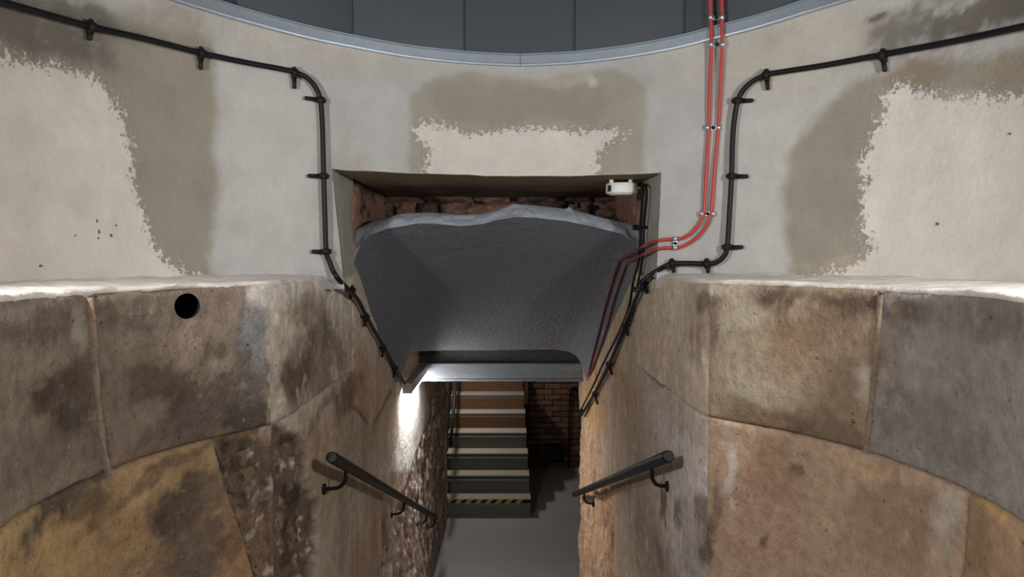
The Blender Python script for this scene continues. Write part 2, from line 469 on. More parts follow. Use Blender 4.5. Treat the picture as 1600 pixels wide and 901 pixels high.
SMAX = UPW.R * math.radians(118)
def build_upper():
    nL, nO, nR, nB, nT = 150, 80, 150, 56, 52
    zt0 = (OP_TL[1] + OP_TR[1]) / 2
    us = np.concatenate([np.linspace(0, 1, nL + 1)[:-1], 1 + np.linspace(0, 1, nO + 1)[:-1], 2 + np.linspace(0, 1, nR + 1)])
    vsr = np.concatenate([np.linspace(0, 1, nB + 1)[:-1], 1 + np.linspace(0, 1, nT + 1)])
    U, V = np.meshgrid(us, vsr, indexing='ij')
    vb = np.clip(V, 0, 1)
    sL = OP_BL[0] + (OP_TL[0] - OP_BL[0]) * vb; sR = OP_BR[0] + (OP_TR[0] - OP_BR[0]) * vb
    S = np.where(U <= 1, -SMAX + (sL + SMAX) * U, np.where(U <= 2, sL + (sR - sL) * (U - 1), sR + (SMAX - sR) * (U - 2)))
    ztop = OP_TL[1] + (OP_TR[1] - OP_TL[1]) * np.clip((S - OP_TL[0]) / (OP_TR[0] - OP_TL[0]), 0, 1)
    ztop = ztop + .004 * fbm(np.stack([S * 9, S * 0, S * 0], -1), 4)
    z0 = Z_LEDGE - .05
    zt = trim_z(S) + .03
    Z = np.where(V <= 1, z0 + (ztop - z0) * V, ztop + (zt - ztop) * (V - 1))
    skip = np.zeros((len(us) - 1, len(vsr) - 1), bool); skip[nL:nL + nO, :nB] = True
    f = Paint(UPW, S, Z, lin(177, 176, 174))
    damp, olive, soot = lin(145, 139, 126), lin(153, 148, 136), lin(108, 103, 96)
    # lighter, smoother fields of new plaster
    f.blob(430, 250, 90, 120, lin(190, 188, 184), .6, rag=.2); f.blob(1180, 280, 70, 150, lin(188, 186, 182), .6, rag=.2)
    f.blob(460, 50, 200, 45, lin(182, 176, 164), .6, rag=.3); f.blob(1230, 80, 160, 60, lin(182, 175, 163), .6, rag=.3)
    f.poly([(-100, -40), (150, 10), (330, 60), (338, 150), (330, 230), (343, 290), (336, 345), (328, 440), (270, 440), (150, 300), (-100, 90)], damp, .95, .022, .025)
    f.poly([(640, 150), (690, 118), (740, 112), (850, 122), (960, 108), (1012, 135), (1006, 270), (640, 275)], olive, .85, .015, .02)
    f.poly([(690, 128), (800, 132), (930, 125), (950, 160), (930, 195), (830, 180), (780, 190), (700, 190), (672, 160)], lin(146, 140, 126), .75, .02, .03)
    f.poly([(1232, 240), (1262, 190), (1320, 140), (1420, 95), (1700, 80), (1700, 160), (1420, 150), (1420, 440), (1285, 445), (1236, 440), (1224, 330)], damp, .95, .025, .025)
    f.blob(30, 35, 130, 42, soot, 1.0); f.blob(90, 8, 120, 24, soot, .8); f.blob(260, 30, 60, 25, lin(158, 150, 138), .7)
    f.blob(1440, 45, 75, 35, soot, .8); f.blob(1550, 15, 110, 28, soot, 1.0); f.blob(1450, 105, 60, 22, lin(135, 122, 105), .8)
    f.blob(1375, 22, 16, 9, lin(90, 86, 80), .9); f.blob(1590, 100, 60, 22, lin(140, 130, 112), .7)
    f.blob(880, 127, 30, 10, lin(176, 172, 165), .6); f.blob(922, 125, 7, 10, lin(190, 188, 182), .9)
    f.blob(170, 420, 90, 14, lin(190, 168, 146), .5); f.blob(1330, 415, 80, 14, lin(178, 160, 138), .6)
    f.blob(545, 330, 26, 110, lin(150, 146, 136), .35)
    # cream paint: signed distance, edge broken up by the material's noise
    polys = [[(-500, 86), (0, 88), (60, 95), (120, 112), (165, 135), (185, 170), (200, 215), (208, 250), (210, 290), (222, 330), (238, 370), (256, 400), (285, 424), (312, 436), (312, 520), (-500, 520)],
             [(652, 196), (690, 194), (730, 207), (780, 200), (850, 198), (900, 202), (958, 198), (976, 208), (950, 224), (932, 240), (936, 262), (934, 290), (655, 290), (664, 250), (668, 232), (650, 212)],
             [(2100, 140), (1600, 146), (1520, 152), (1440, 142), (1400, 134), (1376, 150), (1385, 172), (1370, 192), (1358, 232), (1346, 252), (1354, 280), (1344, 302), (1341, 332), (1350, 362), (1362, 386), (1345, 410), (1285, 428), (1238, 440), (1238, 520), (2100, 520)]]
    sd = np.full(S.shape, -.5)
    for p in polys: sd = np.maximum(sd, poly_sd(S, Z, f.hits(p)))
    sd = np.clip(sd, -.25, .25)
    sd = np.where(sd > 0, sd * 1.6, sd * 1.25)
    off = .004 * fbm(f.P * 5, 3) + .0015 * f.n2
    P = UPW.pos(S, Z, off)
    return grid('wall_upper', P, M['plaster'], None, skip, {'Col': f.c, 'paint': sd})
wall_upper = build_upper(); tag(wall_upper, kind='structure')

# small bare chips in the cream paint
def chip(px, py, w, h, m, name='paint_chip'):
    s0, z0 = UPW.hit(px, py); mb = MB(); n = 11
    k = 1.2 / F_PX
    ring = [UPW.pos(s0 + math.cos(a) * w * k * (.7 + .6 * random.random()) * .5, z0 + math.sin(a) * h * k * (.7 + .6 * random.random()) * .5, .0055)
            for a in [2 * PI * i / n for i in range(n)]]
    nrm = UPW.pos(s0, z0, .0) - UPW.pos(s0, z0, .01)
    mb.prism(ring, nrm * .8); return mb.build(name, m, wall_upper)
M['chip'] = mat('bare_plaster_chip', lin(112, 102, 92), rough=.9)
for a in [(150, 345, 5, 9), (153, 362, 7, 12), (152, 372, 7, 6), (172, 368, 8, 9), (116, 368, 4, 5), (1466, 350, 8, 10), (1579, 209, 6, 6), (62, 415, 9, 5), (180, 352, 4, 5)]:
    chip(*a, M['chip'])

# jambs, soffit and back of the opening
D_REV = 3.25
def jamb(side):
    z = np.linspace(Z_LEDGE - .01, (OP_TL if side < 0 else OP_TR)[1] + .01, 40)
    b, t = (OP_BL, OP_TL) if side < 0 else (OP_BR, OP_TR)
    s = b[0] + (t[0] - b[0]) * np.clip((z - b[1]) / (t[1] - b[1]), 0, 1.05)
    front = UPW.pos(s, z, .001)
    v = np.linspace(0, 1, 26)
    P = np.zeros((26, 40, 3))
    for i, k in enumerate(v):
        P[i] = front; P[i, :, 1] = front[:, 1] + (D_REV - front[:, 1]) * k
        P[i, :, 0] = front[:, 0] + ((-.684 if side < 0 else .562) - front[:, 0]) * k
        P[i, :, 0] += .006 * side * fbm(P[i] * 6, 3) * min(1, k * 4)
    rag = .03 * fbm(np.stack([z * 14, z * 0, z * 0 + side], -1), 3); P[-1, :, 1] += rag
    c = np.ones((26, 40, 3)) * lin(166, 164, 158)
    nn = fbm(P * 8, 4)[..., None]; c = c * (1 + .12 * nn)
    o = grid('jamb', P, M['plaster'], wall_upper, None, {'Col': c, 'paint': np.full((26, 40), -.5)}, flip=side > 0)
    return o
jamb(-1); jamb(1)
def opening_soffit():
    x = np.linspace(0, 1, 70); k = np.linspace(0, 1, 30)
    s = OP_TL[0] + (OP_TR[0] - OP_TL[0]) * x
    z = OP_TL[1] + (OP_TR[1] - OP_TL[1]) * x + .004 * fbm(np.stack([s * 9, s * 0, s * 0], -1), 4)
    fr = UPW.pos(s, z, .002); P = np.zeros((70, 30, 3))
    for j, t in enumerate(k):
        P[:, j] = fr; P[:, j, 1] = fr[:, 1] + (4.12 - fr[:, 1]) * t
    P[..., 2] += .012 * fbm(P * np.array([5, 5, 5]), 4) * k[None, :]
    return grid('recess_soffit', P, M['recess'], wall_upper)
opening_soffit()

# ------------------------------------------------------------------ metal trim ring and cladding above
trim = empty('trim_1'); tag(trim, kind='structure')
prof = [(.000, -.004), (.016, -.004), (.018, .002), (.010, .006), (.009, .036), (.016, .040), (.016, .043), (.000, .044)]
S_SPLIT = UPW.hit(813, 100)[0]
for s0, s1 in ((-SMAX, S_SPLIT - .001), (S_SPLIT + .001, SMAX)):
    s = np.linspace(s0, s1, 90); P = np.stack([UPW.pos(s, trim_z(s) + z, o + .002) for o, z in prof], 1)
    grid('trim_section', P, M['trim'], trim, smooth=False)
wall_top = empty('wall_cladding'); tag(wall_top, kind='structure')
seams_px = [(553, 62), (727, 87), (897, 86), (1067, 63)]
seams = [UPW.hit(*p)[0] for p in seams_px]
pitch = (seams[-1] - seams[0]) / 3
ss = [seams[0] - pitch * k for k in range(5, 0, -1)] + seams + [seams[-1] + pitch * k for k in range(1, 6)]
Z_TOP = 1.95
for a, b in zip(ss[:-1], ss[1:]):
    za, zb = trim_z(a) + .042, trim_z(b) + .042
    g = .0028
    pa, pb = UPW.pos(a + g, za, -.018), UPW.pos(b - g, zb, -.018)
    zc = (trim_z((a + b) / 2) + .030)
    pm = (pa + pb) / 2; pm[2] = min(zc, pm[2])
    ta, tb = pa.copy(), pb.copy(); ta[2] = tb[2] = Z_TOP
    mid = UPW.pos((a + b) / 2, 0, 0); nrm = np.array([mid[0] - UPW.cx, mid[1] - UPW.cy, 0]); nrm /= np.linalg.norm(nrm)
    mb = MB(); mb.prism([pa, pm, pb, tb, ta], nrm * .012)
    # folded edge along the right seam
    mb.box(pb * .5 + tb * .5 - nrm * .003, (.004, .006, float(tb[2] - pb[2])))
    mb.build('cladding_panel', M['panel'], wall_top)

# ------------------------------------------------------------------ ledge
def ledge(side):
    thc = TH_L if side < 0 else TH_R
    n1, n2 = 90, 36
    th = np.linspace(side * math.radians(104), thc, n1)
    inner = [LOW.pos(LOW.R * t, Z_LEDGE, 0.004) for t in th]
    d0 = D_L if side < 0 else D_R; sf = PL if side < 0 else PR
    for k in range(1, n2 + 1):
        d = d0 + (2.985 - d0) * k / n2; inner.append(sf.pos(d, Z_LEDGE, .004))
    inner = np.array(inner)
    se = OP_BL[0] if side < 0 else OP_BR[0]
    outer = UPW.pos(np.linspace(side * UPW.R * math.radians(112), se, len(inner)), np.full(len(inner), Z_LEDGE), -.03)
    v = np.linspace(0, 1, 12); P = np.zeros((len(inner), 14, 3))
    for j, t in enumerate(v): P[:, j + 2] = inner * (1 - t) + outer * t
    out = inner.copy(); P[:, 1] = out; P[:, 0] = out
    P[..., 2] += .008 * fbm(P * 14, 5, .6)
    P[:, 2:, 2] += .010 * v[None, :]
    e = fbm(np.stack([inner[:, 0] * 16, inner[:, 1] * 16, inner[:, 0] * 0], -1), 4)
    P[:, 2, 2] -= .001; P[:, 1, 2] -= .009 + .006 * e; P[:, 0, 2] -= .024
    nrm = (outer - inner); nrm /= (np.linalg.norm(nrm, axis=1)[:, None] + 1e-9)
    P[:, 2] += nrm * (.010 + .010 * e[:, None]); P[:, 1] += nrm * (.006 + .010 * e[:, None]); P[:, 0] += nrm * .03
    return grid('trim_ledge_' + ('left' if side < 0 else 'right'), P, M['ledge'], None, flip=side > 0)
for sd_ in (-1, 1): tag(ledge(sd_), kind='structure')

# ------------------------------------------------------------------ lower stone drum: core + blocks
def drum_core(side):
    thc = TH_L if side < 0 else TH_R
    th = np.linspace(side * math.radians(104), thc, 60); z = np.linspace(Z_UP_FLOOR - .02, Z_LEDGE - .03, 40)
    T, Zg = np.meshgrid(th, z, indexing='ij')
    P = LOW.pos(LOW.R * T, Zg, -.022 + .003 * fbm(LOW.pos(LOW.R * T, Zg) * 20, 3))
    hs_, hz_ = LOW.hit(292, 478)
    r = np.sqrt(((LOW.R * T - hs_) / .075) ** 2 + ((Zg - hz_) / .07) ** 2)
    sk = (r[:-1, :-1] < 1) | (r[1:, 1:] < 1)
    return grid('wall_lower_' + ('left' if side < 0 else 'right'), P, M['mortar'], None, sk, flip=side > 0)
core_l, core_r = drum_core(-1), drum_core(1)
tag(core_l, kind='structure'); tag(core_r, kind='structure')

def block(surf, parent, tl, tr, br, bl, painter, name='stone_block', res=.0075, rough=.006, edge=(1, 1, 1, 1), hole=None, extra=None, flip=False, m='stone', arris=None):
    """one stone: corners in (s, z); edge = which sides are worn round (left, right, top, bottom)"""
    w = max(abs(tr[0] - tl[0]), abs(br[0] - bl[0])); h = max(abs(tl[1] - bl[1]), abs(tr[1] - br[1]))
    nu, nv = max(8, int(w / res)), max(8, int(h / res))
    u = np.concatenate([[0], np.linspace(0, 1, nu), [1]]); v = np.concatenate([[0], np.linspace(0, 1, nv), [1]])
    U, V = np.meshgrid(u, v, indexing='ij')
    S = (bl[0] * (1 - U) + br[0] * U) * (1 - V) + (tl[0] * (1 - U) + tr[0] * U) * V
    Z = (bl[1] * (1 - U) + br[1] * U) * (1 - V) + (tl[1] * (1 - U) + tr[1] * U) * V
    P0 = surf.pos(S, Z)
    wob = .006 * fbm(P0 * 18 + 3, 3)
    eu0, eu1, ev1, ev0 = U * w + wob, (1 - U) * w + wob, (1 - V) * h + wob, V * h + wob
    prof = 0
    for d, on in ((eu0, edge[0]), (eu1, edge[1]), (ev1, edge[2]), (ev0, edge[3])):
        prof = prof - .008 * on * np.exp(-np.clip(d, 0, 1) / .005)
    off = prof + rough * fbm(P0 * 6, 4) + rough * .45 * fbm(P0 * 26 + 8, 4)
    f = Paint(surf, S, Z, lin(160, 145, 128)); painter(f)
    if painter in LIGHTER: f.c = f.c * LIGHTER[painter]
    if extra is not None: off = off + extra(f)
    if arris is not None: off = off * sstep(0, .05, (U if arris == 0 else 1 - U) * w)
    rim = np.zeros(S.shape, bool); rim[0] = rim[-1] = True; rim[:, 0] = rim[:, -1] = True
    off = np.where(rim, -.035, off)
    skip = None
    if hole is not None:
        hs, hz, ha, hb = hole
        r = np.sqrt(((S - hs) / ha) ** 2 + ((Z - hz) / hb) ** 2) + 1e-9
        near = (r > .8) & (r < 1.22)
        S = np.where(near, hs + (S - hs) / r, S); Z = np.where(near, hz + (Z - hz) / r, Z)
        r = np.where(near, 1.0, r)
        inn = r <= 1.01
        skip = inn[:-1, :-1] & inn[1:, :-1] & inn[1:, 1:] & inn[:-1, 1:]
    if arris is not None:
        if skip is None: skip = np.zeros((S.shape[0] - 1, S.shape[1] - 1), bool)
        skip[0 if arris == 0 else -1] = True
    P = surf.pos(S, Z, off)
    return grid(name, P, M[m], parent, skip, {'Col': f.c}, flip=flip)

dk, dk2 = lin(92, 78, 66), lin(74, 62, 54)
tan, ochre, orange = lin(176, 152, 122), lin(186, 156, 116), lin(186, 142, 100)
pale, lilac, greyb = lin(205, 195, 182), lin(178, 166, 160), lin(154, 148, 143)

def paint_left_top(f):
    f.c[:] = lin(152, 136, 118); f.mix(.5 + .8 * f.n1, lin(138, 122, 106))
    f.blob(70, 500, 120, 30, lin(112, 98, 86), .8); f.blob(40, 480, 60, 12, lin(170, 160, 150), .6)
    f.blob(100, 610, 45, 34, dk, 1.0); f.blob(120, 650, 32, 32, dk2, 1.0); f.blob(75, 600, 20, 18, dk2, .8); f.blob(130, 600, 25, 50, dk, .8)
    f.blob(60, 720, 120, 35, lin(122, 106, 92), .7); f.blob(125, 500, 12, 30, lin(182, 170, 158), .7)
    f.blob(300, 470, 110, 16, lin(130, 114, 100), .7); f.blob(250, 500, 70, 12, lin(112, 98, 86), .6)
    f.blob(250, 600, 70, 34, dk, .8, -.2); f.blob(330, 610, 70, 30, dk, .9, .25); f.blob(300, 660, 110, 26, lin(104, 92, 84), .9, .2)
    f.blob(390, 640, 40, 30, dk2, .9); f.blob(400, 560, 24, 60, lin(88, 78, 72), .9); f.blob(240, 690, 70, 20, lin(120, 104, 90), .7)
    f.blob(330, 545, 30, 14, dk, .8); f.blob(180, 590, 30, 70, lin(128, 112, 98), .5)
    f.blob(408, 525, 22, 55, lin(148, 148, 150), .85, rag=.3); f.blob(422, 455, 26, 22, lin(222, 214, 204), .95); f.blob(432, 540, 7, 90, pale, .6)
    f.blob(200, 720, 40, 16, lin(150, 120, 90), .6)
    f.streaks(.10)
def paint_left_low(f):
    f.c[:] = ochre; f.mix(.45 + .9 * f.n1, lin(172, 140, 104))
    f.blob(60, 870, 120, 60, lin(196, 162, 112), .8); f.blob(220, 780, 50, 40, lin(200, 165, 120), .6); f.blob(370, 830, 40, 50, orange, .8)
    f.blob(100, 780, 80, 22, dk, .95, .3); f.blob(130, 790, 40, 18, dk2, .7); f.blob(285, 790, 34, 46, dk, .95); f.blob(255, 780, 20, 26, dk2, .5)
    f.blob(320, 850, 46, 50, lin(112, 96, 84), .9); f.blob(350, 760, 40, 40, lin(128, 106, 90), .7); f.blob(190, 820, 40, 25, lin(150, 120, 90), .6)
    f.blob(400, 720, 60, 30, lin(100, 82, 68), .95); f.blob(450, 700, 30, 30, dk2, .8); f.blob(245, 880, 60, 30, lin(120, 100, 84), .6)
    f.blob(250, 735, 120, 10, lin(110, 88, 70), .7, .25)
def paint_damaged(f):
    paint_left_low(f)
    f.mix(np.clip(.75 + .6 * f.n2, 0, 1), lin(104, 86, 72)); f.mix(np.clip(f.n2 * 3.5 - .7, 0, 1), lin(202, 190, 174))
    f.mix(np.clip(-f.n1 * 3 - .3, 0, 1), lin(66, 54, 46))
    f.blob(455, 745, 16, 24, lin(170, 155, 138), .8)
def paint_left_jamb(f):
    f.c[:] = lin(196, 182, 164); f.mix(.4 + .9 * f.n1, lin(174, 158, 140))
    f.blob(480, 445, 80, 22, lin(224, 216, 206), 1.0); f.blob(525, 475, 30, 50, lin(220, 210, 196), .9); f.blob(447, 520, 12, 70, pale, .7); f.blob(500, 560, 40, 60, lin(128, 112, 98), .8)
    f.blob(465, 590, 22, 26, dk, .9); f.blob(480, 540, 14, 20, dk, .6); f.blob(510, 520, 10, 30, dk, .6); f.blob(460, 630, 14, 30, dk, .6); f.blob(445, 650, 8, 30, lin(190, 180, 166), .6)
    f.blob(485, 480, 26, 26, lin(138, 122, 104), .7); f.streaks(.18)
def paint_right_top(f):
    f.c[:] = lin(164, 146, 124); f.mix(.4 + .9 * f.n1, lin(150, 130, 110))
    f.blob(1155, 540, 45, 90, lin(166, 158, 140), .8); f.blob(1215, 455, 34, 22, dk, .95); f.blob(1330, 470, 60, 20, dk, .95); f.blob(1110, 445, 30, 10, pale, .8)
    f.blob(1270, 510, 60, 34, lin(128, 104, 86), .85); f.blob(1220, 560, 80, 50, lin(150, 126, 104), .5); f.blob(1310, 560, 40, 70, lin(142, 122, 100), .5)
    f.blob(1200, 655, 80, 22, lin(118, 96, 76), .85); f.blob(1310, 680, 70, 24, lin(124, 104, 84), .85); f.blob(1345, 600, 14, 20, pale, .6)
    f.blob(1210, 610, 50, 30, lin(172, 160, 142), .6); f.blob(1113, 500, 14, 50, lin(118, 102, 86), .7); f.streaks(.08)
def paint_right_far(f):
    f.c[:] = greyb; f.mix(.4 + .9 * f.n1, lin(138, 131, 127))
    f.blob(1420, 480, 50, 20, lin(96, 82, 74), .9); f.blob(1500, 500, 120, 30, lin(108, 96, 90), .6); f.blob(1470, 560, 40, 100, lin(146, 138, 132), .6)
    f.blob(1390, 560, 16, 90, lin(130, 112, 98), .6); f.blob(1570, 490, 50, 40, lin(120, 110, 102), .6); f.blob(1450, 660, 90, 40, lin(122, 115, 114), .6)
    f.blob(1560, 640, 40, 70, lin(140, 130, 120), .5); f.streaks(.14)
def paint_right_low(f):
    f.c[:] = lin(182, 156, 134); f.mix(.4 + .9 * f.n1, lin(168, 142, 120))
    f.blob(1210, 740, 40, 40, lin(160, 124, 104), .7); f.blob(1180, 830, 80, 60, lin(176, 144, 124), .6); f.blob(1400, 800, 60, 70, lin(146, 124, 104), .7)
    f.blob(1135, 720, 8, 70, lin(206, 196, 186), .6); f.blob(1480, 800, 16, 70, lin(182, 170, 156), .9); f.blob(1460, 745, 40, 16, lin(196, 176, 150), .5)
    f.blob(1150, 690, 60, 12, lin(140, 118, 98), .6); f.blob(1360, 730, 30, 12, lin(196, 170, 130), .7); f.blob(1430, 730, 60, 22, lin(170, 138, 112), .5)
    f.blob(1100, 850, 8, 30, dk, .9); f.blob(1108, 790, 8, 40, lin(110, 92, 84), .6); f.blob(1195, 850, 6, 8, dk, .8); f.blob(1250, 730, 5, 6, dk, .7)
    f.streaks(.10)
def paint_right_low2(f):
    f.c[:] = lin(168, 138, 108); f.mix(.4 + .9 * f.n1, lin(150, 122, 98))
    f.blob(1570, 800, 30, 16, lin(200, 166, 108), .9); f.blob(1590, 850, 30, 60, lin(178, 146, 120), .7); f.blob(1520, 850, 25, 60, lin(138, 116, 88), .8)
def paint_right_jamb(f):
    f.c[:] = lin(198, 184, 166); f.mix(.4 + .9 * f.n1, lin(184, 166, 146))
    f.blob(1075, 442, 30, 12, pale, .9); f.blob(1090, 500, 24, 60, lin(140, 122, 108), .8); f.blob(1060, 470, 20, 40, lin(190, 176, 160), .6)
    f.blob(1020, 540, 20, 40, lin(192, 172, 148), .6); f.blob(1100, 470, 10, 20, dk, .7); f.blob(1080, 600, 26, 40, lin(176, 160, 146), .6)
    f.streaks(.16)

LIGHTER = {paint_right_top: 1.12, paint_right_far: 1.14, paint_right_low: 1.24, paint_right_low2: 1.2, paint_right_jamb: 1.3}
G = .0022
sA_t, sA_b = LOW.hit(141, 462), LOW.hit(168, 750)
sC_t, sC_b = LOW.hit(335, 712), LOW.hit(420, 930)
sE_t, sE_b = LOW.hit(1372, 458), LOW.hit(1352, 712)
sG_t, sG_b = LOW.hit(1512, 756), LOW.hit(1488, 901)
s_cl, s_cr = LOW.R * TH_L, LOW.R * TH_R
s_fl, s_fr = -LOW.R * math.radians(104), LOW.R * math.radians(104)
zt, zc, zb = Z_LEDGE - .012, Z_COURSE, -1.06
LB = lambda s0t, s1t, s1b, s0b, z1, z0: ((s0t + G, z1), (s1t - G, z1), (s1b - G, z0), (s0b + G, z0))
hs, hz = LOW.hit(292, 478)
HOLE = (hs, hz, .041, .0335)
block(LOW, core_l, *LB(s_fl, sA_t[0], sA_b[0], s_fl, zt, zc + G), paint_left_top)
block(LOW, core_l, *LB(sA_t[0] + .01, s_cl + G, s_cl + G, sA_b[0] + .012, zt, zc + G), paint_left_top, edge=(1, 0, 1, 1), hole=HOLE, arris=1)
block(LOW, core_l, *LB(s_fl, sC_t[0], sC_b[0], s_fl, zc - G, zb), paint_left_low)
def dmg(f):
    return -.012 + .022 * fbm(f.P * 16, 4, .6) + .010 * fbm(f.P * 50, 3)
block(LOW, core_l, *LB(sC_t[0], s_cl + G, s_cl + G, sC_b[0], zc - G, zb), paint_damaged, edge=(1, 0, 1, 1), extra=dmg, arris=1)
block(LOW, core_l, *LB(s_fl, s_cl, s_cl, s_fl, zb - G, Z_UP_FLOOR), paint_left_low, res=.02)
block(LOW, core_r, *LB(s_cr - G, sE_t[0], sE_b[0], s_cr - G, zt, zc + G), paint_right_top, arris=0, m='limewash', edge=(0, 1, 1, .6), rough=.004)
block(LOW, core_r, *LB(sE_t[0] + .004, s_fr, s_fr, sE_b[0] + .004, zt, zc + G), paint_right_far, m='limewash', edge=(1, 1, 1, .6), rough=.004)
block(LOW, core_r, *LB(s_cr - G, sG_t[0], sG_b[0], s_cr - G, zc - G, zb), paint_right_low, arris=0, m='limewash', edge=(0, .5, .6, 1), rough=.004)
block(LOW, core_r, *LB(sG_t[0], s_fr, s_fr, sG_b[0], zc - G, zb), paint_right_low2, m='limewash', edge=(.5, 1, .6, 1), rough=.004)
block(LOW, core_r, *LB(s_cr, s_fr, s_fr, s_cr, zb - G, Z_UP_FLOOR), paint_right_low, res=.02)

# the drilled pipe hole
def pipe_hole():
    n = 28; mb = MB(); V = []; Fs = []
    d = np.array([-.62, .78, -.02]); d /= np.linalg.norm(d)
    for j, t in enumerate((0, .02, .12, .22)):
        for k in range(n):
            a = 2 * PI * k / n
            p = LOW.pos(HOLE[0] + HOLE[2] * 1.02 * math.cos(a), HOLE[1] + HOLE[3] * 1.02 * math.sin(a), -.001)
            V.append(p + d * t)
    for j in range(3):
        for k in range(n): Fs.append((j * n + k, j * n + (k + 1) % n, (j + 1) * n + (k + 1) % n, (j + 1) * n + k))
    mb.add(V, Fs, True); mb.f.append(tuple(3 * n + k for k in range(n))); mb.sm.append(False)
    return mb.build('pipe_hole', M['dark'], core_l)
pipe_hole()

def bead(surf, pts, w, parent, m, proud=.004):
    h = [surf.hit(*p) for p in pts]; pp = []
    P = spline([np.array([a, b, 0]) for a, b in h], 10)
    n = len(P); k = np.linspace(-1, 1, 7); G_ = np.zeros((n, 7, 3))
    for i, p in enumerate(P):
        ww = w * (1 + .35 * vnoise(np.array([i * .31, 2.0, w * 99])))
        for j, t in enumerate(k):
            o = proud * (1 - t * t) * (1 + .5 * vnoise(np.array([i * .7, j * .5, 3.3]))) - .016 * (abs(t) > .99)
            G_[i, j] = surf.pos(p[0] + ww * t, p[1], o)
    c = np.ones((n, 7, 3)) * lin(158, 136, 118) * (1 + .2 * fbm(G_ * 30, 3))[..., None]
    return grid('mortar_joint', G_, M['stone'], parent, None, {'Col': c})
bead(LOW, [(143, 464), (147, 520), (152, 600), (159, 680), (172, 750)], .011, core_l, M['mortar'], .005)
bead(LOW, [(1375, 460), (1371, 520), (1364, 600), (1358, 660), (1353, 708)], .013, core_r, M['mortar'], .002)

# ------------------------------------------------------------------ passage side walls
def passage_left():
    d = np.concatenate([np.linspace(D_L, 6.3, 300), np.linspace(6.3, 7.95, 70)[1:]]); z = np.linspace(Z_FLOOR - .03, .36, 250)
    S, Z = np.meshgrid(d, z, indexing='ij')
    f = Paint(PL, S, Z, lin(194, 180, 162))
    f.mix(.4 + .9 * f.n1, lin(180, 162, 142))
    f.blob(575, 490, 60, 80, lin(218, 204, 186), .95, rag=.2); f.blob(600, 620, 20, 60, lin(200, 176, 150), .6); f.blob(562, 590, 14, 50, lin(184, 144, 116), .7)
    f.blob(520, 640, 36, 30, lin(116, 98, 84), .8); f.blob(545, 610, 20, 20, lin(120, 100, 84), .6); f.blob(510, 655, 10, 18, pale, .7); f.blob(500, 690, 26, 26, lin(190, 160, 128), .6)
    f.blob(500, 740, 20, 26, lin(184, 166, 146), .6); f.blob(540, 720, 60, 60, lin(150, 122, 96), .4)
    f.blob(580, 850, 30, 70, lin(160, 124, 92), .5); f.blob(535, 830, 16, 60, lin(160, 142, 122), .6); f.blob(610, 780, 16, 40, lin(156, 118, 86), .5); f.blob(601, 830, 4, 30, lin(110, 70, 46), .7)
    f.line([(566, 640), (568, 700), (570, 760)], .012, lin(120, 80, 54), .5)
    f.line([(545, 500), (549, 560), (550, 600), (548, 640)], .010, dk2, .7); f.line([(548, 632), (560, 640), (575, 660)], .012, dk2, .7); f.line([(585, 660), (592, 650), (600, 635), (612, 610)], .014, dk2, .7)
    f.streaks(.16)
    # near the room corner the plaster has fallen
    fall = poly_sd(S, Z, f.hits([(440, 660), (470, 675), (482, 700), (478, 750), (500, 790), (492, 960), (420, 960), (425, 660)])) + .03 * f.n1 + .02 * f.n2
    mf = sstep(-.008, .012, fall)
    f.mix(mf, lin(112, 92, 78)); f.mix(mf * np.clip(f.n2 * 3.5 - .5, 0, 1), lin(206, 194, 180)); f.mix(mf * np.clip(-f.n1 * 3 - .2, 0, 1), lin(70, 58, 50))
    # rough tooled stone beyond and below the plaster
    r = poly_sd(S, Z, f.hits([(673, 560), (672, 640), (668, 655), (640, 740), (612, 820), (585, 905), (570, 1100), (745, 1200), (745, 560)])) + .03 * f.n1
    mr = sstep(-.01, .02, r)
    mrz = mr * sstep(-2.62, -2.50, Z)
    f.mix(mr, lin(192, 174, 162)); f.mix(mr * np.clip(.35 + f.n2 * 2.5, 0, 1), lin(134, 114, 104))
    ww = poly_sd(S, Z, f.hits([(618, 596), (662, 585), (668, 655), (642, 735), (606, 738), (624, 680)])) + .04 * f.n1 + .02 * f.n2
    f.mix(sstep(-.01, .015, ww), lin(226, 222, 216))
    # brown rubble behind the jamb, above the plaster
    up = sstep(.0, .05, Z - .02 + .03 * f.n1) * sstep(3.20, 3.27, S)
    f.mix(up, lin(178, 142, 122)); f.mix(up * np.clip(-f.n1 * 3, 0, 1), dk2)
    off = .006 * fbm(f.P * 5, 4) + .002 * f.n2
    off = off + mf * (-.030 + .035 * fbm(f.P * 15, 4, .6) + .014 * fbm(f.P * 45, 3))
    st = fbm(f.P * np.array([1, 26, 4.5]), 4, .6)
    f.mix(mr * np.clip(st * 2.6 - .25, 0, 1), lin(216, 202, 190)); f.mix(mr * np.clip(-st * 2.6 - .3, 0, 1), lin(104, 86, 78))
    off = off + mrz * (-.012 + .040 * st + .020 * fbm(f.P * np.array([1, 60, 16]), 3))
    off = off + up * (.03 * fbm(f.P * 9, 3))
    crack = f.linedist([(668, 640), (668, 655), (668, 700), (670, 720)])
    off = off - .07 * np.exp(-(crack / .03) ** 2)
    for ln in ([(545, 500), (549, 560), (550, 600), (548, 640)], [(548, 632), (560, 640), (575, 660)], [(585, 660), (592, 650), (600, 635), (612, 610)]):
        off = off - .014 * np.exp(-(f.linedist(ln) / .010) ** 2)
    off = off * sstep(0, .05, S - D_L)
    near = (S < 3.27) & (Z > Z_COURSE)
    off = np.where(near, -.03, off)
    P = PL.pos(S, Z, off)
    sk = (Z[:-1, :-1] > Z_LEDGE - .03) & (S[:-1, :-1] < 3.20)
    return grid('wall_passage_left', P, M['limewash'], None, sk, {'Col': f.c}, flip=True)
wpl = passage_left(); tag(wpl, kind='structure')
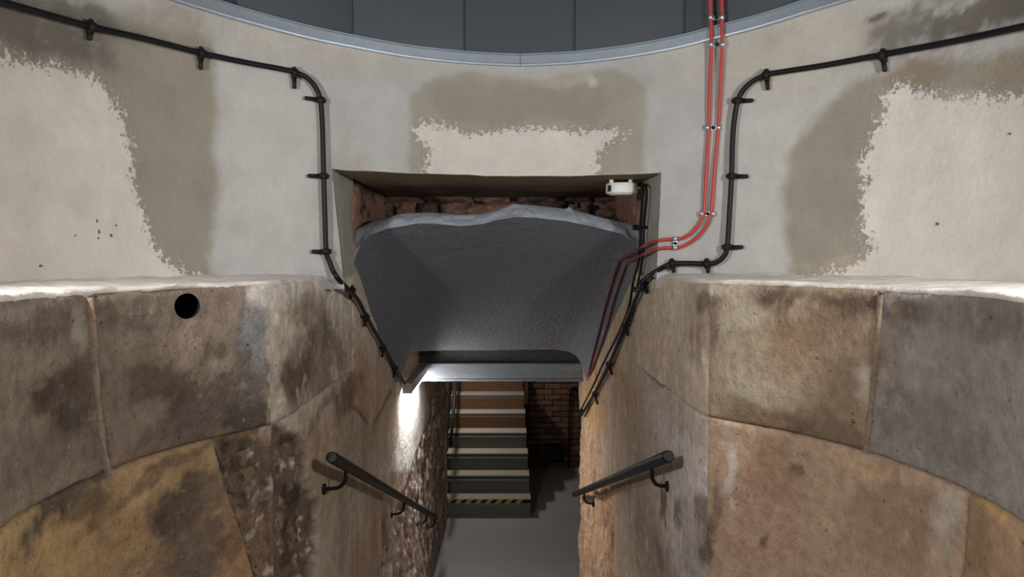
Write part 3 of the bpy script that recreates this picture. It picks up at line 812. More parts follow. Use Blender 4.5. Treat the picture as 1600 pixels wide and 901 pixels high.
block(PL, wpl, (D_L, zt), (3.265, zt), (3.265, zc + G), (D_L, zc + G), paint_left_jamb, arris=0, edge=(0, .5, 1, 1), rough=.018, flip=False, m='limewash')

D_RE = 5.78
def passage_right():
    d = np.linspace(D_R, D_RE, 330); z = np.linspace(Z_FLOOR - .03, .36, 250)
    S, Z = np.meshgrid(d, z, indexing='ij')
    f = Paint(PR, S, Z, lin(204, 188, 170))
    f.mix(.4 + .9 * f.n1, lin(192, 172, 150))
    f.blob(1060, 760, 60, 160, lin(222, 211, 205), .95, rag=.2); f.blob(1060, 640, 40, 40, lin(196, 182, 170), .8); f.blob(1000, 720, 30, 100, lin(176, 150, 126), .6)
    f.blob(1010, 860, 60, 60, lin(158, 136, 122), .7); f.blob(960, 800, 16, 100, lin(190, 168, 138), .7); f.blob(1080, 850, 20, 60, lin(150, 136, 128), .5)
    f.blob(950, 500, 30, 60, lin(206, 180, 148), .8); f.blob(925, 620, 16, 60, lin(206, 164, 112), .9); f.blob(965, 600, 16, 30, lin(176, 144, 114), .7)
    f.blob(1036, 790, 5, 26, lin(110, 66, 44), .8); f.blob(1060, 800, 6, 20, dk, .7); f.blob(1050, 730, 8, 20, lin(200, 190, 178), .6); f.blob(1030, 860, 8, 18, lin(118, 112, 108), .6)
    f.blob(1100, 860, 10, 30, dk, .8); f.blob(1095, 800, 8, 22, lin(110, 92, 84), .7)
    f.streaks(.20)
    lines = [[(997, 555), (1002, 572), (1015, 590), (1035, 605)], [(938, 590), (936, 640), (938, 700), (932, 745)], [(926, 566), (932, 590), (938, 606)], [(1000, 400), (996, 500), (998, 560)]]
    for ln in lines[:3]: f.line(ln, .008, dk2, .7)
    # broken, orange stone towards the lower opening
    r = poly_sd(S, Z, f.hits([(880, 650), (918, 650), (930, 690), (937, 740), (958, 765), (960, 840), (955, 960), (880, 960)])) + .04 * f.n1
    mr = sstep(-.02, .02, r)
    f.mix(mr, lin(206, 168, 134)); sv = fbm(f.P * np.array([1, 13, 3.2]) + 7, 4, .6)
    f.mix(mr * np.clip(sv * 3 - .2, 0, 1), lin(134, 106, 88)); f.mix(mr * np.clip(-sv * 3 - .5, 0, 1), lin(220, 194, 170))
    up = sstep(.0, .05, Z - .06 + .03 * f.n1) * sstep(3.20, 3.27, S)
    f.mix(up, lin(176, 136, 118)); f.mix(up * np.clip(-f.n1 * 3 - .2, 0, 1), dk2)
    off = .005 * fbm(f.P * 5, 4) + .0018 * f.n2
    off = off + mr * (-.015 - .055 * sv + .014 * fbm(f.P * np.array([1, 40, 16]), 3)) + up * (.03 * fbm(f.P * 9, 3))
    for ln in lines: off = off - .014 * np.exp(-(f.linedist(ln) / .010) ** 2)
    for ln in ([(922, 690), (922, 750)], [(934, 680), (934, 745)], [(918, 800), (917, 860)]):
        off = off - .05 * np.exp(-(f.linedist(ln) / .02) ** 2)
    off = off * sstep(0, .05, S - D_R)
    near = (S < 3.42) & (Z > Z_COURSE)
    off = np.where(near, -.03, off)
    P = PR.pos(S, Z, off)
    sk = (Z[:-1, :-1] > Z_LEDGE - .03) & (S[:-1, :-1] < 3.20)
    # ragged end of the wall and its return face
    e = np.clip((S - (D_RE - .12)) / .12, 0, 1) ** 2
    P[..., 1] += e * .10 * fbm(np.stack([0 * Z, 0 * Z, Z * 6], -1), 4)
    ret = P[-1:, :, :].copy(); ret[..., 0] += .5
    P = np.concatenate([P, ret], 0); C = np.concatenate([f.c, f.c[-1:]], 0); sk = np.concatenate([sk, sk[-1:]], 0)
    return grid('wall_passage_right', P, M['limewash'], None, sk, {'Col': C})
wpr = passage_right(); tag(wpr, kind='structure')
block(PR, wpr, (D_R, zt), (3.42, zt), (3.42, zc + G), (D_R, zc + G), paint_right_jamb, m='limewash', arris=0, edge=(0, .3, 1, .7), rough=.006)

# rubble stones at the back of the recess
rec = MB(); rec.box((-.07, 4.16, .18), (1.62, .1, .5)); wall_recess = rec.build('wall_recess', M['dark']); tag(wall_recess, kind='structure')
def rubble(x0, x1, z0, z1, y, bulge):
    n = 22; u = np.linspace(-1, 1, n); U, V = np.meshgrid(u, u, indexing='ij')
    cx, cz, hx, hz_ = (x0 + x1) / 2, (z0 + z1) / 2, (x1 - x0) / 2, (z1 - z0) / 2
    seed = np.array([cx * 13, 5, cz * 17])
    jx = .30 * fbm(np.stack([V * 1.3, V * 0 + seed[0], V * 0], -1), 3); jz = .34 * fbm(np.stack([U * 1.5, U * 0 + seed[2], U * 0 + 4], -1), 3)
    X = cx + hx * (U * (1 + jx)); Z = cz + hz_ * (V * (1 + jz))
    e = np.maximum(abs(U), abs(V)); dep = bulge * (1 - e ** 4) + .05 * fbm(np.stack([X * 17, Z * 22, X * 0 + seed[0]], -1), 4)
    P = np.stack([X, y - dep, Z], -1)
    base = [lin(150, 118, 102), lin(132, 106, 94), lin(158, 124, 102), lin(118, 95, 86)][random.randrange(4)]
    nn = fbm(P * 16, 4)[..., None]; c = base * (1 + .6 * nn)
    return grid('rubble_stone', P, M['rubble'], wall_recess, None, {'Col': c}, flip=True)
zrow = .0
for hrow in (.115, .10, .085, .10):
    xr = -.82 - random.random() * .1
    while xr < .68:
        wst = random.uniform(.10, .30)
        rubble(xr, xr + wst, zrow + random.uniform(-.012, .006), zrow + hrow + random.uniform(-.006, .012), 4.13 + random.uniform(-.02, .02), .05 + .05 * random.random()); xr += wst - .004
    zrow += hrow - .004

# ------------------------------------------------------------------ grey raking soffit over the passage, with its broken edge
LIP_T = [(545, 372), (553, 357), (579, 345), (622, 333), (668, 330), (714, 334), (750, 333), (775, 327), (796, 320), (803, 317), (836, 319), (876, 324), (886, 325), (891, 321), (898, 327), (943, 339), (983, 347), (999, 351), (1010, 356)]
LIP_B = [(545, 425), (556, 399), (564, 380), (579, 367), (607, 357), (652, 349), (683, 350), (720, 353), (754, 350), (775, 344), (806, 339), (836, 340), (882, 345), (928, 354), (974, 366), (989, 376), (994, 386), (1003, 400), (1010, 420)]
LOW_E = [(606, 603), (614, 601), (621, 597), (626, 588), (630, 575), (635, 561), (641, 550), (660, 548), (700, 547), (760, 547), (830, 546), (872, 546), (888, 549), (900, 556), (908, 567), (913, 580), (916, 592), (924, 606)]
D_LIP, D_LOWE = 3.30, 5.20
LOW_D = [4.40, 4.42, 4.46, 4.50, 4.62, 4.82, 5.02, 5.12] + [5.20] * 10
def resample(px, n, Y):
    Y = Y if isinstance(Y, list) else [Y] * len(px)
    P = np.array([at_y(a, b, y) for (a, b), y in zip(px, Y)]); L = np.concatenate([[0], np.cumsum(np.linalg.norm(np.diff(P, axis=0), axis=1))])
    t = np.linspace(0, L[-1], n); return np.stack([np.interp(t, L, P[:, k]) for k in range(3)], -1)
NS = 150
lt, lb, le = resample(LIP_T, NS, D_LIP), resample(LIP_B, NS, D_LIP), resample(LOW_E, NS, LOW_D)
def soffit_xyz(i_frac, t):
    i = np.clip(i_frac, 0, NS - 1.001); k = int(i); fr = i - k
    a = lb[k] * (1 - fr) + lb[k + 1] * fr; b = le[k] * (1 - fr) + le[k + 1] * fr
    return a * (1 - t) + b * t
def build_soffit():
    v = np.linspace(0, 1, 130); P = lb[:, None, :] * (1 - v)[None, :, None] + le[:, None, :] * v[None, :, None]
    P[..., 2] += .010 * fbm(P * 4, 3) * np.sin(v * PI)[None, :] + .0035 * fbm(P * 22, 4)
    # rolled lower edge turning back and up
    back = []
    for k, (dy, dz) in enumerate(((.03, .002), (.06, .02), (.08, .06), (.085, .20))):
        q = le.copy(); q[:, 1] += dy; q[:, 2] += dz; back.append(q)
    P = np.concatenate([P] + [q[:, None, :] for q in back], 1)
    return grid('ceiling_passage', P, M['soffit'])
soffit = build_soffit(); tag(soffit, kind='structure')
def build_lip():
    v = np.linspace(0, 1, 12); P = lt[:, None, :] * (1 - v)[None, :, None] + lb[:, None, :] * v[None, :, None]
    n = fbm(P * np.array([9, 9, 14]), 4, .6)
    P[..., 1] -= (.012 + .030 * n) * (np.sin(v * PI) ** .6)[None, :]
    P[..., 1] += (.05 * (1 - v))[None, :]
    top = lt.copy(); top[:, 1] += .75; top[:, 2] -= .02
    P = np.concatenate([top[:, None, :], P], 1)
    return grid('broken_edge', P, M['lip'], soffit, smooth=True)
build_lip()

# ------------------------------------------------------------------ lintel beam below the soffit
D_BM = 5.50
z_b0, z_b1, z_b2 = at_y(780, 595, D_BM)[2], at_y(780, 567.5, D_BM)[2], -.60
beam = empty('lintel_beam'); tag(beam, 'grey painted steel lintel beam across the passage, flaking along its bottom edge', 'beam', kind='structure')
mb = MB()
nx = 90; xs = np.linspace(-.80, .60, nx)
prof_b = [(D_BM + .10, z_b0 + .002), (D_BM - .012, z_b0), (D_BM - .014, z_b0 + .014), (D_BM, z_b0 + .02), (D_BM, z_b1 - .006), (D_BM + .004, z_b1), (D_BM + .06, z_b1 + .004)]
P = np.zeros((nx, len(prof_b), 3))
for j, (y, z) in enumerate(prof_b): P[:, j] = np.stack([xs, np.full(nx, y), np.full(nx, z)], -1)
P[:, 1:3, 2] += (.002 * fbm(np.stack([xs * 30, xs * 0, xs * 0], -1), 3))[:, None]
grid('beam_face', P, M['beam'], beam, smooth=False)
prof_c = [(D_BM + .05, z_b1 + .0), (D_BM + .07, z_b1 + .05), (D_BM + .05, z_b1 + .10), (D_BM - .05, z_b1 + .16), (D_BM - .2, z_b1 + .20)]
P = np.zeros((nx, len(prof_c), 3))
for j, (y, z) in enumerate(prof_c): P[:, j] = np.stack([xs, np.full(nx, y), np.full(nx, z)], -1)
grid('beam_recess', P, M['darkrecess'], beam)

# ------------------------------------------------------------------ batten lamp
lamp = empty('batten_lamp'); tag(lamp, 'short grey batten lamp glowing white below, fixed at the left end of the beam', 'lamp')
xl0, xl1, yl0, yl1, zl0, zl1 = -.678, -.619, 4.66, 5.485, -.852, -.788
MB().box(((xl0 + xl1) / 2, (yl0 + yl1) / 2, (zl0 + zl1) / 2), (xl1 - xl0, yl1 - yl0, zl1 - zl0), bev=.004).build('housing', M['lampbody'], lamp)
MB().box(((xl0 + xl1) / 2, yl0 - .004, (zl0 + zl1) / 2), (xl1 - xl0 + .004, .01, zl1 - zl0 + .004), bev=.002).build('end_cap', M['lampbody'], lamp)
MB().box(((xl0 + xl1) / 2, (yl0 + yl1) / 2 + .01, zl0 - .004), (xl1 - xl0 - .008, yl1 - yl0 - .03, .009), bev=.002).build('diffuser', M['glow'], lamp)

# ------------------------------------------------------------------ cables
def wall_pts(surf, px, off): return [surf.pos(*surf.hit(*p), off) for p in px]

def make_clip(parent, surf, px, peg, off, r, L=.055):
    s, z = surf.hit(*px); c = surf.pos(s, z, off)
    s2, z2 = surf.hit(px[0] + peg[0], px[1] + peg[1]); e = surf.pos(s2, z2, off * .8)
    d = (e - c) / np.linalg.norm(e - c)
    base = surf.pos(s, z, 0.0); nrm = (c - base) / (np.linalg.norm(c - base) + 1e-9)
    along = np.cross(d, nrm)
    mb = MB()
    mb.tube([c - along * .011, c - along * .010, c + along * .010, c + along * .011], r + .005, 12, rs=[r + .002, r + .005, r + .005, r + .002])
    q = c - d * (r + .006)
    rot = Matrix((Vector(d), Vector(along), Vector(nrm))).transposed()
    mb.box(c + d * (r + .004) - nrm * .004, (.016, .018, .016), rot, bev=.003)
    a = c + d * (r + .006) - nrm * .002; b = c + d * np.linalg.norm(e - c) - nrm * .004
    mb.tube([a, b - d * .004, b], .0075, 8, rs=[.0078, .0074, .0045])
    mb.box(q - nrm * .002, (.012, .016, .010), rot, bev=.003)
    mb.tube([c - nrm * (r * .5), base - nrm * .008], .005, 8)
    return mb.build('clip', M['rail'], parent)

OFF = .025
left_wall_px = [(-160, -38), (-60, -10), (0, 7), (65, 25), (132, 43), (220, 63), (308, 85), (380, 100), (430, 109), (456, 115), (476, 124), (490, 140), (497, 160), (500, 200), (502, 275), (504, 340), (506, 392), (511, 408)]
left_pass_px = [(549, 467), (566, 498), (594, 546), (613, 578), (625, 598)]
pts = wall_pts(UPW, left_wall_px, OFF) + [at_y(521, 424, 2.77), at_x(532, 440, -.638)] + wall_pts(PL, left_pass_px, OFF)
cb = empty('black_cable'); tag(cb, 'thick black cable clipped along the left wall and down the left side of the stairs', 'cable')
MB().tube(spline(pts, 7), .0095, 10).build('sheath', M['cable'], cb)
for px, peg in (((132, 43), (1, 21)), ((308, 85), (1, 25)), ((456, 116), (1, 24))): make_clip(cb, UPW, px, peg, OFF, .0095)
for px, peg in (((497, 158), (-24, -4)), ((502, 276), (-24, -1)), ((506, 393), (-22, 0))): make_clip(cb, UPW, px, peg, OFF, .0095)
for px in ((541, 453), (564, 495), (592, 543), (611, 575)): make_clip(cb, PL, px, (0, 15), OFF, .0095)

right_wall_px = [(1780, 10), (1680, 28), (1600, 45), (1500, 66), (1387, 87), (1300, 103), (1235, 113), (1202, 119), (1178, 131), (1162, 148), (1154, 172), (1149, 215), (1147, 276), (1144, 330), (1140, 386), (1134, 401), (1122, 410), (1108, 412), (1080, 411), (1053, 412), (1036, 419)]
right_pass_px = [(1017, 437), (1003, 464), (984, 508), (963, 560), (940, 606), (914, 648)]
pts = wall_pts(UPW, right_wall_px, OFF) + wall_pts(PR, right_pass_px, OFF)
cb2 = empty('black_cable'); tag(cb2, 'thick black cable clipped along the right wall and down the right side of the stairs', 'cable')
MB().tube(spline(pts, 7), .0095, 10).build('sheath', M['cable'], cb2)
for px, peg in (((1387, 88), (1, 25)), ((1202, 119), (1, 23)), ((1108, 412), (1, 14)), ((1053, 412), (2, 14)), ((1156, 159), (24, -1)), ((1147, 276), (25, 0)), ((1140, 386), (24, 0))): make_clip(cb2, UPW, px, peg, OFF, .0095)
for px in ((1014, 442), (984, 508), (958, 569), (935, 615)): make_clip(cb2, PR, px, (3, 16), OFF, .0095)

# thinner cables that leave the white fitting and join the right-hand run
fy = 3.17; fx, fz = at_y(973, 294, fy - .03)[0], at_y(973, 294, fy - .03)[2]
def jamb_pts(px, x): return [at_x(a, b, x) for a, b in px]
thin1 = [np.array([fx + .070, 3.19, .300])] + jamb_pts([(1004, 296)], .542) + [at_x(1001, 350, .540), at_x(999, 400, .540), PR.pos(*PR.hit(997, 440), .022)] + wall_pts(PR, [(991, 478), (974, 520), (950, 566), (928, 612), (910, 645)], .024)
thin2 = [np.array([fx + .070, 3.14, .302])] + jamb_pts([(1010, 296)], .540) + [at_x(1006, 350, .538), at_x(1004, 400, .538), PR.pos(*PR.hit(1003, 445), .018)] + wall_pts(PR, [(996, 480), (979, 522), (954, 572), (931, 618), (917, 650)], .014)
tc1 = empty('thin_cable'); tag(tc1, 'thin black cable from the white fitting, inner one of the pair on the right jamb', 'cable', 'thin cables of the right jamb')
MB().tube(spline(thin1, 8), .0062, 8).build('sheath', M['cable'], tc1)
make_clip(tc1, PR, (998, 452), (16, 1), .022, .008); make_clip(tc1, PR, (1001, 355), (14, 0), .022, .008)
tc2 = empty('thin_cable'); tag(tc2, 'thin black cable from the white fitting, outer one of the pair on the right jamb', 'cable', 'thin cables of the right jamb')
MB().tube(spline(thin2, 8), .0055, 8).build('sheath', M['cable'], tc2)
# loose coil where the cables end
cc = PR.pos(*PR.hit(912, 646), .03); mb = MB()
for k, rr in enumerate((.034, .028)):
    mb.tube([cc + np.array([.012 * k + .01 * math.sin(a), rr * .5 * math.cos(a) * 1.5, rr * math.sin(a)]) for a in np.linspace(0, 2 * PI, 18)], .005, 8, caps=False)
mb.tube([cc + np.array([0, .01, -.02]), cc + np.array([0, .015, -.075])], .004, 6); mb.tube([cc + np.array([0, -.05, -.02]), cc + np.array([0, -.055, -.09])], .004, 6)
o = mb.build('cable_coil', M['cable']); tag(o, 'small loose coil of black cable at the foot of the right cable run', 'cable')

# red cables
def soff_pt(i, t, off=.012):
    p = soffit_xyz(i, t); return p + np.array([-.3 * off, -.5 * off, -.8 * off])
def soff_near(px, py):
    best = None
    for i in np.linspace(NS * .72, NS - 2, 60):
        for t in np.linspace(0, 1, 80):
            p = soffit_xyz(i, t); v = p / p[1]
            x = CX + F_PX * v[0] / (FW @ v); y = CY - F_PX * (UP @ v) / (FW @ v)
            e = (x - px) ** 2 + (y - py) ** 2
            if best is None or e < best[0]: best = (e, p)
    return best[1] + np.array([-.004, -.008, -.008])
red_a = [(1112, -60), (1113, -20), (1114, 30), (1115, 72), (1112, 130), (1109, 200), (1105, 270), (1102, 325), (1097, 345), (1084, 362), (1070, 371), (1056, 374), (1040, 374), (1029, 376)]
red_b = [(1130, -60), (1131, -20), (1132, 30), (1132, 72), (1129, 130), (1124, 200), (1118, 270), (1113, 330), (1107, 350), (1094, 368), (1076, 381), (1058, 387), (1040, 387), (1027, 389)]
for nm, wallpx, jam, soft, lab in (
        ('red_cable', red_a, [(1014, 380), (1003, 386)], [(973, 400), (966, 410), (952, 455), (938, 512), (927, 555), (920, 582)], 'red cable on the right wall, the left one of the red pair'),
        ('red_cable', red_b, [(1014, 393), (1006, 397)], [(984, 405), (975, 417), (961, 460), (946, 515), (933, 556), (922, 584)], 'red cable on the right wall, the right one of the red pair')):
    rc = empty(nm); tag(rc, lab, 'cable', 'red cables of the right wall')
    wp = [UPW.pos(*UPW.hit(*p), .026 - .014 * float(sstep(80, 180, p[1]))) for p in wallpx]; jp = [at_x(a, b, .535) for a, b in jam]
    MB().tube(spline(wp + jp, 7), .0062, 10).build('sheath', M['red'], rc)
    sp = [jp[-1]] + [soff_near(*p) for p in soft]
    MB().tube(spline(sp, 7), .0066, 8).build('painted_run', M['darkred'], rc)
def saddle(px, vert, lab):
    a, b = (UPW.hit(px[0] - 9, px[1]), UPW.hit(px[0] + 9, px[1])) if not vert else (UPW.hit(px[0], px[1] - 7), UPW.hit(px[0], px[1] + 7))
    t = np.array([0, 0, 1.]) if not vert else None
    so = .026 - .014 * float(sstep(80, 180, px[1]))
    A, B = UPW.pos(*a, so), UPW.pos(*b, so); A0, B0 = UPW.pos(*a, 0), UPW.pos(*b, 0)
    d = (B - A) / np.linalg.norm(B - A); nrm = (A - A0) / np.linalg.norm(A - A0); al = np.cross(d, nrm)
    rot = Matrix((Vector(d), Vector(al), Vector(nrm))).transposed()
    o = empty('saddle_clip', None, tuple((A0 + B0) / 2)); tag(o, lab, 'clip', 'metal saddle clips on the red cables')
    mid = (A + B) / 2; mi = Matrix.Translation(-o.location)
    def put(mb, n, m): ob = mb.build(n, m, o); ob.data.transform(mi); return ob
    mb = MB(); W = float(np.linalg.norm(B - A))
    for c in (A, B): mb.tube([c - al * .009, c + al * .009], .0092, 14)
    mb.box(mid - nrm * .006, (W + .012, .016, .004), rot, bev=.001)
    put(mb, 'strap', M['zinc'])
    mb = MB(); mb.tube([mid - nrm * .006, mid + nrm * .004, mid + nrm * .007], .007, 6, rs=[.007, .007, .004]); put(mb, 'screw', M['rail'])
saddle((1123, 30), False, 'metal saddle clip on the red cables over the dark cladding, topmost')
saddle((1124, 72), False, 'metal saddle clip on the red cables just below the metal trim')
saddle((1116, 200), False, 'metal saddle clip on the red cables midway down the right wall')
saddle((1107, 334), False, 'metal saddle clip on the red cables just above their bend')
saddle((1056, 380), True, 'metal saddle clip on the horizontal stretch of the red cables beside the opening')

# ------------------------------------------------------------------ white round fitting under the recess soffit
wf = empty('round_fitting', None, (fx, fy, fz)); tag(wf, 'round white plastic fitting fixed under the top of the opening at its right end', 'fitting')
def lathe(prof, seg=40):
    mb = MB(); V = [(r * math.cos(2 * PI * k / seg), r * math.sin(2 * PI * k / seg), z) for r, z in prof for k in range(seg)]
    Fs = [(i * seg + k, i * seg + (k + 1) % seg, (i + 1) * seg + (k + 1) % seg, (i + 1) * seg + k) for i in range(len(prof) - 1) for k in range(seg)]
    mb.add(V, Fs, True); mb.f += [tuple(range(seg)), tuple((len(prof) - 1) * seg + k for k in range(seg))]; mb.sm += [False, False]; return mb
lathe([(.056, -.023), (.064, -.020), (.066, -.014), (.066, .018), (.063, .022)]).build('body', M['white'], wf)
lathe([(.050, -.026), (.052, -.0232)]).build('cover_plate', M['white'], wf)
for sx in (-.047, .032):
    mb = MB(); mb.tube([(sx, -.03, .021), (sx, -.03, .046)], .009, 12); mb.build('spacer', M['white'], wf)
mb = MB(); V = []
for a in np.linspace(math.radians(-158), math.radians(-138), 5):
    for z in (-.014, .012): V.append((.0666 * math.cos(a), .0666 * math.sin(a), z))
mb.add(V, [(2 * i, 2 * i + 2, 2 * i + 3, 2 * i + 1) for i in range(4)]); mb.build('sticker', M['print'], wf)

# ------------------------------------------------------------------ handrails in the passage
def handrail(p0, p1, wall, lab, brs, r=.0205):
    h = empty('handrail'); tag(h, lab, 'handrail', 'black handrails of the passage stairs')
    p0, p1 = np.array(p0), np.array(p1); d = (p1 - p0) / np.linalg.norm(p1 - p0)
    MB().tube([p0, p0 + d * .004, p0 + d * .02, p1 - d * .02, p1 - d * .004, p1], r, 20, rs=[r * .8, r * .95, r, r, r * .95, r * .8]).build('rail', M['rail'], h)
    for k in brs:
        a = p0 + (p1 - p0) * k; w = wall.pos(a[1], a[2], 0.0); inw = np.sign(a[0] - w[0])
        gap = abs(a[0] - w[0])
        pts = [a + np.array([0, 0, -.012]), a + np.array([0, 0, -.045]), a + np.array([-inw * gap * .10, 0, -.066]), a + np.array([-inw * gap * .38, 0, -.083]), np.array([w[0] - inw * .006, a[1], a[2] - .088])]
        b = empty('bracket', h)
        MB().tube(spline(pts, 6), .0072, 10).build('bracket_arm', M['rail'], b)
        MB().tube([(w[0] - inw * .004, a[1], a[2] - .088), (w[0] + inw * .007, a[1], a[2] - .088)], .020, 16).build('wall_plate', M['rail'], b)
handrail(at_x(518, 714, -.607), at_x(681, 808, -.628), PL, 'black tubular handrail on the left wall of the descending stairs', (.06, .48, .80, .97))
handrail(at_x(1045, 712, .522), at_x(898, 772, .462), PR, 'black tubular handrail on the right wall of the descending stairs', (.09, .80))

# ------------------------------------------------------------------ floors and the descending flight
mb = MB(); mb.box((0, .75, Z_UP_FLOOR - .1), (2.9, 3.6, .2)); tag(mb.build('floor', M['floor']), kind='structure')
mb = MB(); mb.box((-.1, 7.8, Z_FLOOR - .1), (4.6, 5.6, .2)); tag(mb.build('floor_lower', M['floor']), kind='structure')
fl = empty('passage_stairs'); tag(fl, 'flight of grey steps going down through the passage between the handrails', 'stairs', kind='structure')
rr = (Z_UP_FLOOR - Z_FLOOR) / 7
for k in range(6):
    y0 = 2.55 + k * .42; zt_ = Z_UP_FLOOR - rr * (k + 1)
    MB().box((-.06, y0 + .21 + .01, (zt_ + Z_FLOOR) / 2 - .02), (1.26, .44, zt_ - Z_FLOOR + .04), bev=.006).build('step', M['floor'], fl)

# ------------------------------------------------------------------ far staircase
st = empty('stone_staircase', None, (0, 0, 0)); tag(st, 'straight staircase of pale stone treads climbing away from the lower floor', 'stairs')
R_, G_ = .176, .28
for n in range(1, 10):
    y0 = 8.07 + (n - 1) * G_; z1 = Z_FLOOR + R_ * n; sh = -.028 * (y0 - 8.07)
    x0, x1 = -.74 + sh * .8, .205 + sh * 1.25
    xc, w = (x0 + x1) / 2, x1 - x0
    s_ = empty('step', st)
    hi = n >= 5
    nh = .042 if hi else .05
    MB().box((xc, y0 + G_ / 2 + .012, z1 - .02), (w, G_ + .024, .04), bev=.003).build('tread', M['tread'], s_)
    MB().box((xc, y0 + .0, z1 - nh / 2 - .006), (w + .002, .022, nh), bev=.003).build('nosing', M['nosing'], s_)
    MB().box((xc, y0 + .03 + .1, (z1 - .04 + Z_FLOOR) / 2), (w - .01, .2 + .16, z1 - .04 - Z_FLOOR), bev=.0).build('riser', M['riser'] if hi else M['riser_grey'], s_)
    if n == 1:
        mb = MB(); mb.box((xc, y0 - .0125, z1 - .022), (w, .003, .036)); tp = mb.build('hazard_tape', M['tapeblack'], s_)
        mb = MB(); k = 0; x = x0 + .01
        while x < x1 - .09:
            mb.prism([(x, y0 - .0142, z1 - .040), (x + .055, y0 - .0142, z1 - .040), (x + .095, y0 - .0142, z1 - .004), (x + .04, y0 - .0142, z1 - .004)], (0, -.0012, 0)); x += .108
        mb.build('yellow_stripes', M['yellow'], s_)

# ------------------------------------------------------------------ lower room: brick wall, shell
D_BW = 9.92; X_BW0 = .178
mb = MB(); mb.box((X_BW0 + .95, D_BW + .10, -1.7), (1.9, .16, 2.3)); wall_back = mb.build('wall_back', M['bmortar']); tag(wall_back, kind='structure')
bh, bl_, jn = .065, .215, .010
protos = {}
def brick_mesh(w, m):
    key = (round(w, 3), m.name)
    if key not in protos:
        o = MB().box((0, 0, 0), (w, .05, bh), bev=.005); import bmesh
        me = bpy.data.meshes.new('brick'); me.from_pydata(o.v, [], o.f)
        bm = bmesh.new(); bm.from_mesh(me); bmesh.ops.recalc_face_normals(bm, faces=bm.faces); bm.to_mesh(me); bm.free()
        me.materials.append(m); protos[key] = me
    return protos[key]
row = 0; z = Z_FLOOR + bh / 2 + .005; nb = 0
while z < -1.05:
    x = X_BW0 + .03 + (0 if row % 2 else -.0)
    first = .1025 if row % 2 else bl_
    while x < X_BW0 + 1.5:
        w = first if x < X_BW0 + .04 else bl_
        m = M[random.choice(['brickA', 'brickA', 'brickB', 'brickC'])]
        o = bpy.data.objects.new('brick', brick_mesh(w, m)); col.objects.link(o); o.parent = wall_back
        o.location = (x + w / 2, D_BW + .004 * random.random(), z + .002 * random.uniform(-1, 1)); o.rotation_euler = (random.uniform(-.02, .02), random.uniform(-.008, .008), random.uniform(-.02, .02))
        x += w + jn; nb += 1
    z += bh + jn; row += 1
MB().box((X_BW0 + .005, D_BW - .005, -1.62), (.05, .07, .66), bev=.006).build('painted_arris', M['post'], wall_back)

# shell of the lower room and of the round room behind the eye
for sx, nm in ((-1, 'wall_rear_lower_left'), (1, 'wall_rear_lower_right')):
    mb = MB(); mb.box((sx * 1.14, .02, (Z_UP_FLOOR + Z_LEDGE) / 2), (.43, 2.55, Z_LEDGE - Z_UP_FLOOR)); tag(mb.build(nm, M['shell_stone']), kind='structure')
mb = MB(); mb.box((-.1, 7.9, -.50), (4.6, 4.6, .1)); tag(mb.build('ceiling_lower', M['shell']), kind='structure')
mb = MB(); mb.box((2.1, 7.8, -1.7), (.1, 5.4, 2.5)); mb_ = mb.build('wall_lower_room_right', M['shell']); tag(mb_, kind='structure')
mb = MB(); mb.box((-.87, 9.6, -1.7), (.1, 3.2, 2.5)); tag(mb.build('wall_stair_left', M['rubble']), kind='structure')
o = bpy.data.objects['wall_stair_left']; set_attr(o.data, 'Col', np.ones((len(o.data.vertices), 3)) * lin(150, 122, 100))
mb = MB(); mb.box((-.35, 11.1, -1.5), (1.1, .1, 2.9)); tag(mb.build('wall_stair_end', M['brickC']), kind='structure')
mb = MB(); mb.box((0, .6, Z_TOP + .05), (2.9, 5.0, .1)); tag(mb.build('ceiling', M['panel']), kind='structure')
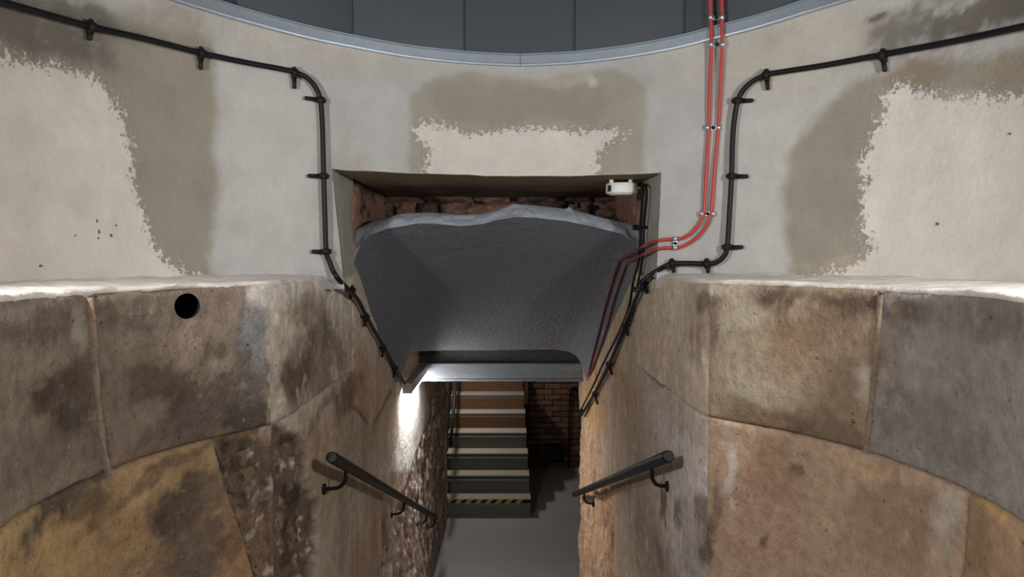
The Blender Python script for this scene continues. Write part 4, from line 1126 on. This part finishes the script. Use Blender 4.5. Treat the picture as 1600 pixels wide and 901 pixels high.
mb = MB(); mb.box((0, -1.3, .2), (2.9, .1, 3.7)); tag(mb.build('wall_rear', M['shell']), kind='structure')
for sx, nm in ((-1, 'wall_rear_left'), (1, 'wall_rear_right')):
    mb = MB(); mb.box((sx * 1.40, -.25, .2), (.1, 2.3, 3.7)); tag(mb.build(nm, M['shell']), kind='structure')

# handrail of the far stairs along the left wall
h = empty('stair_rail'); tag(h, 'thin dark handrail beside the left end of the far staircase', 'handrail')
a, b = np.array([-.655, 8.0, -1.99]), np.array([-.70, 9.9, -1.15])
MB().tube([a + np.array([0, 0, -.04]), a, b], .018, 12).build('rail', M['rail'], h)
for k in (.08, .5): p = a + (b - a) * k; MB().tube([p, p + np.array([0, 0, -.06]), p + np.array([-.06, 0, -.07])], .008, 8).build('bracket', M['rail'], h)

# black box and looped pipe on the brick wall
bx = at_y(866, 707, D_BW - .09); b_ = empty('meter_box', None, tuple(bx)); tag(b_, 'black square box low on the brick wall beside the pipe', 'box')
MB().box((0, .02, 0), (.235, .13, .215), bev=.008).build('body', M['black'], b_)
MB().box((0, -.05, 0), (.215, .012, .195), bev=.004).build('lid', M['black'], b_)
mb = MB(); mb.tube([(.155, -.03, .035), (.155, .05, .035)], .036, 16); mb.build('knob', M['black'], b_)
MB().box((.128, .0, .035), (.03, .04, .03), bev=.004).build('spigot', M['black'], b_)
pp = [at_y(888, 730, D_BW - .055), at_y(889, 690, D_BW - .05), at_y(890, 640, D_BW - .05), at_y(891, 612, D_BW - .05), at_y(893, 607, D_BW - .05), at_y(898, 605, D_BW - .05), at_y(902, 610, D_BW - .05), at_y(901, 617, D_BW - .05), at_y(896, 620, D_BW - .05), at_y(893, 616, D_BW - .055)]
pz = empty('looped_pipe'); tag(pz, 'thin black upright pipe with a looped top on the brick wall', 'pipe')
MB().tube(spline(pp, 6), .012, 10).build('tube', M['black'], pz)
MB().tube([at_y(889, 670, D_BW - .05) + np.array([-.02, .0, 0]), at_y(889, 670, D_BW - .05) + np.array([.02, .0, 0])], .010, 8).build('bracket', M['black'], pz)
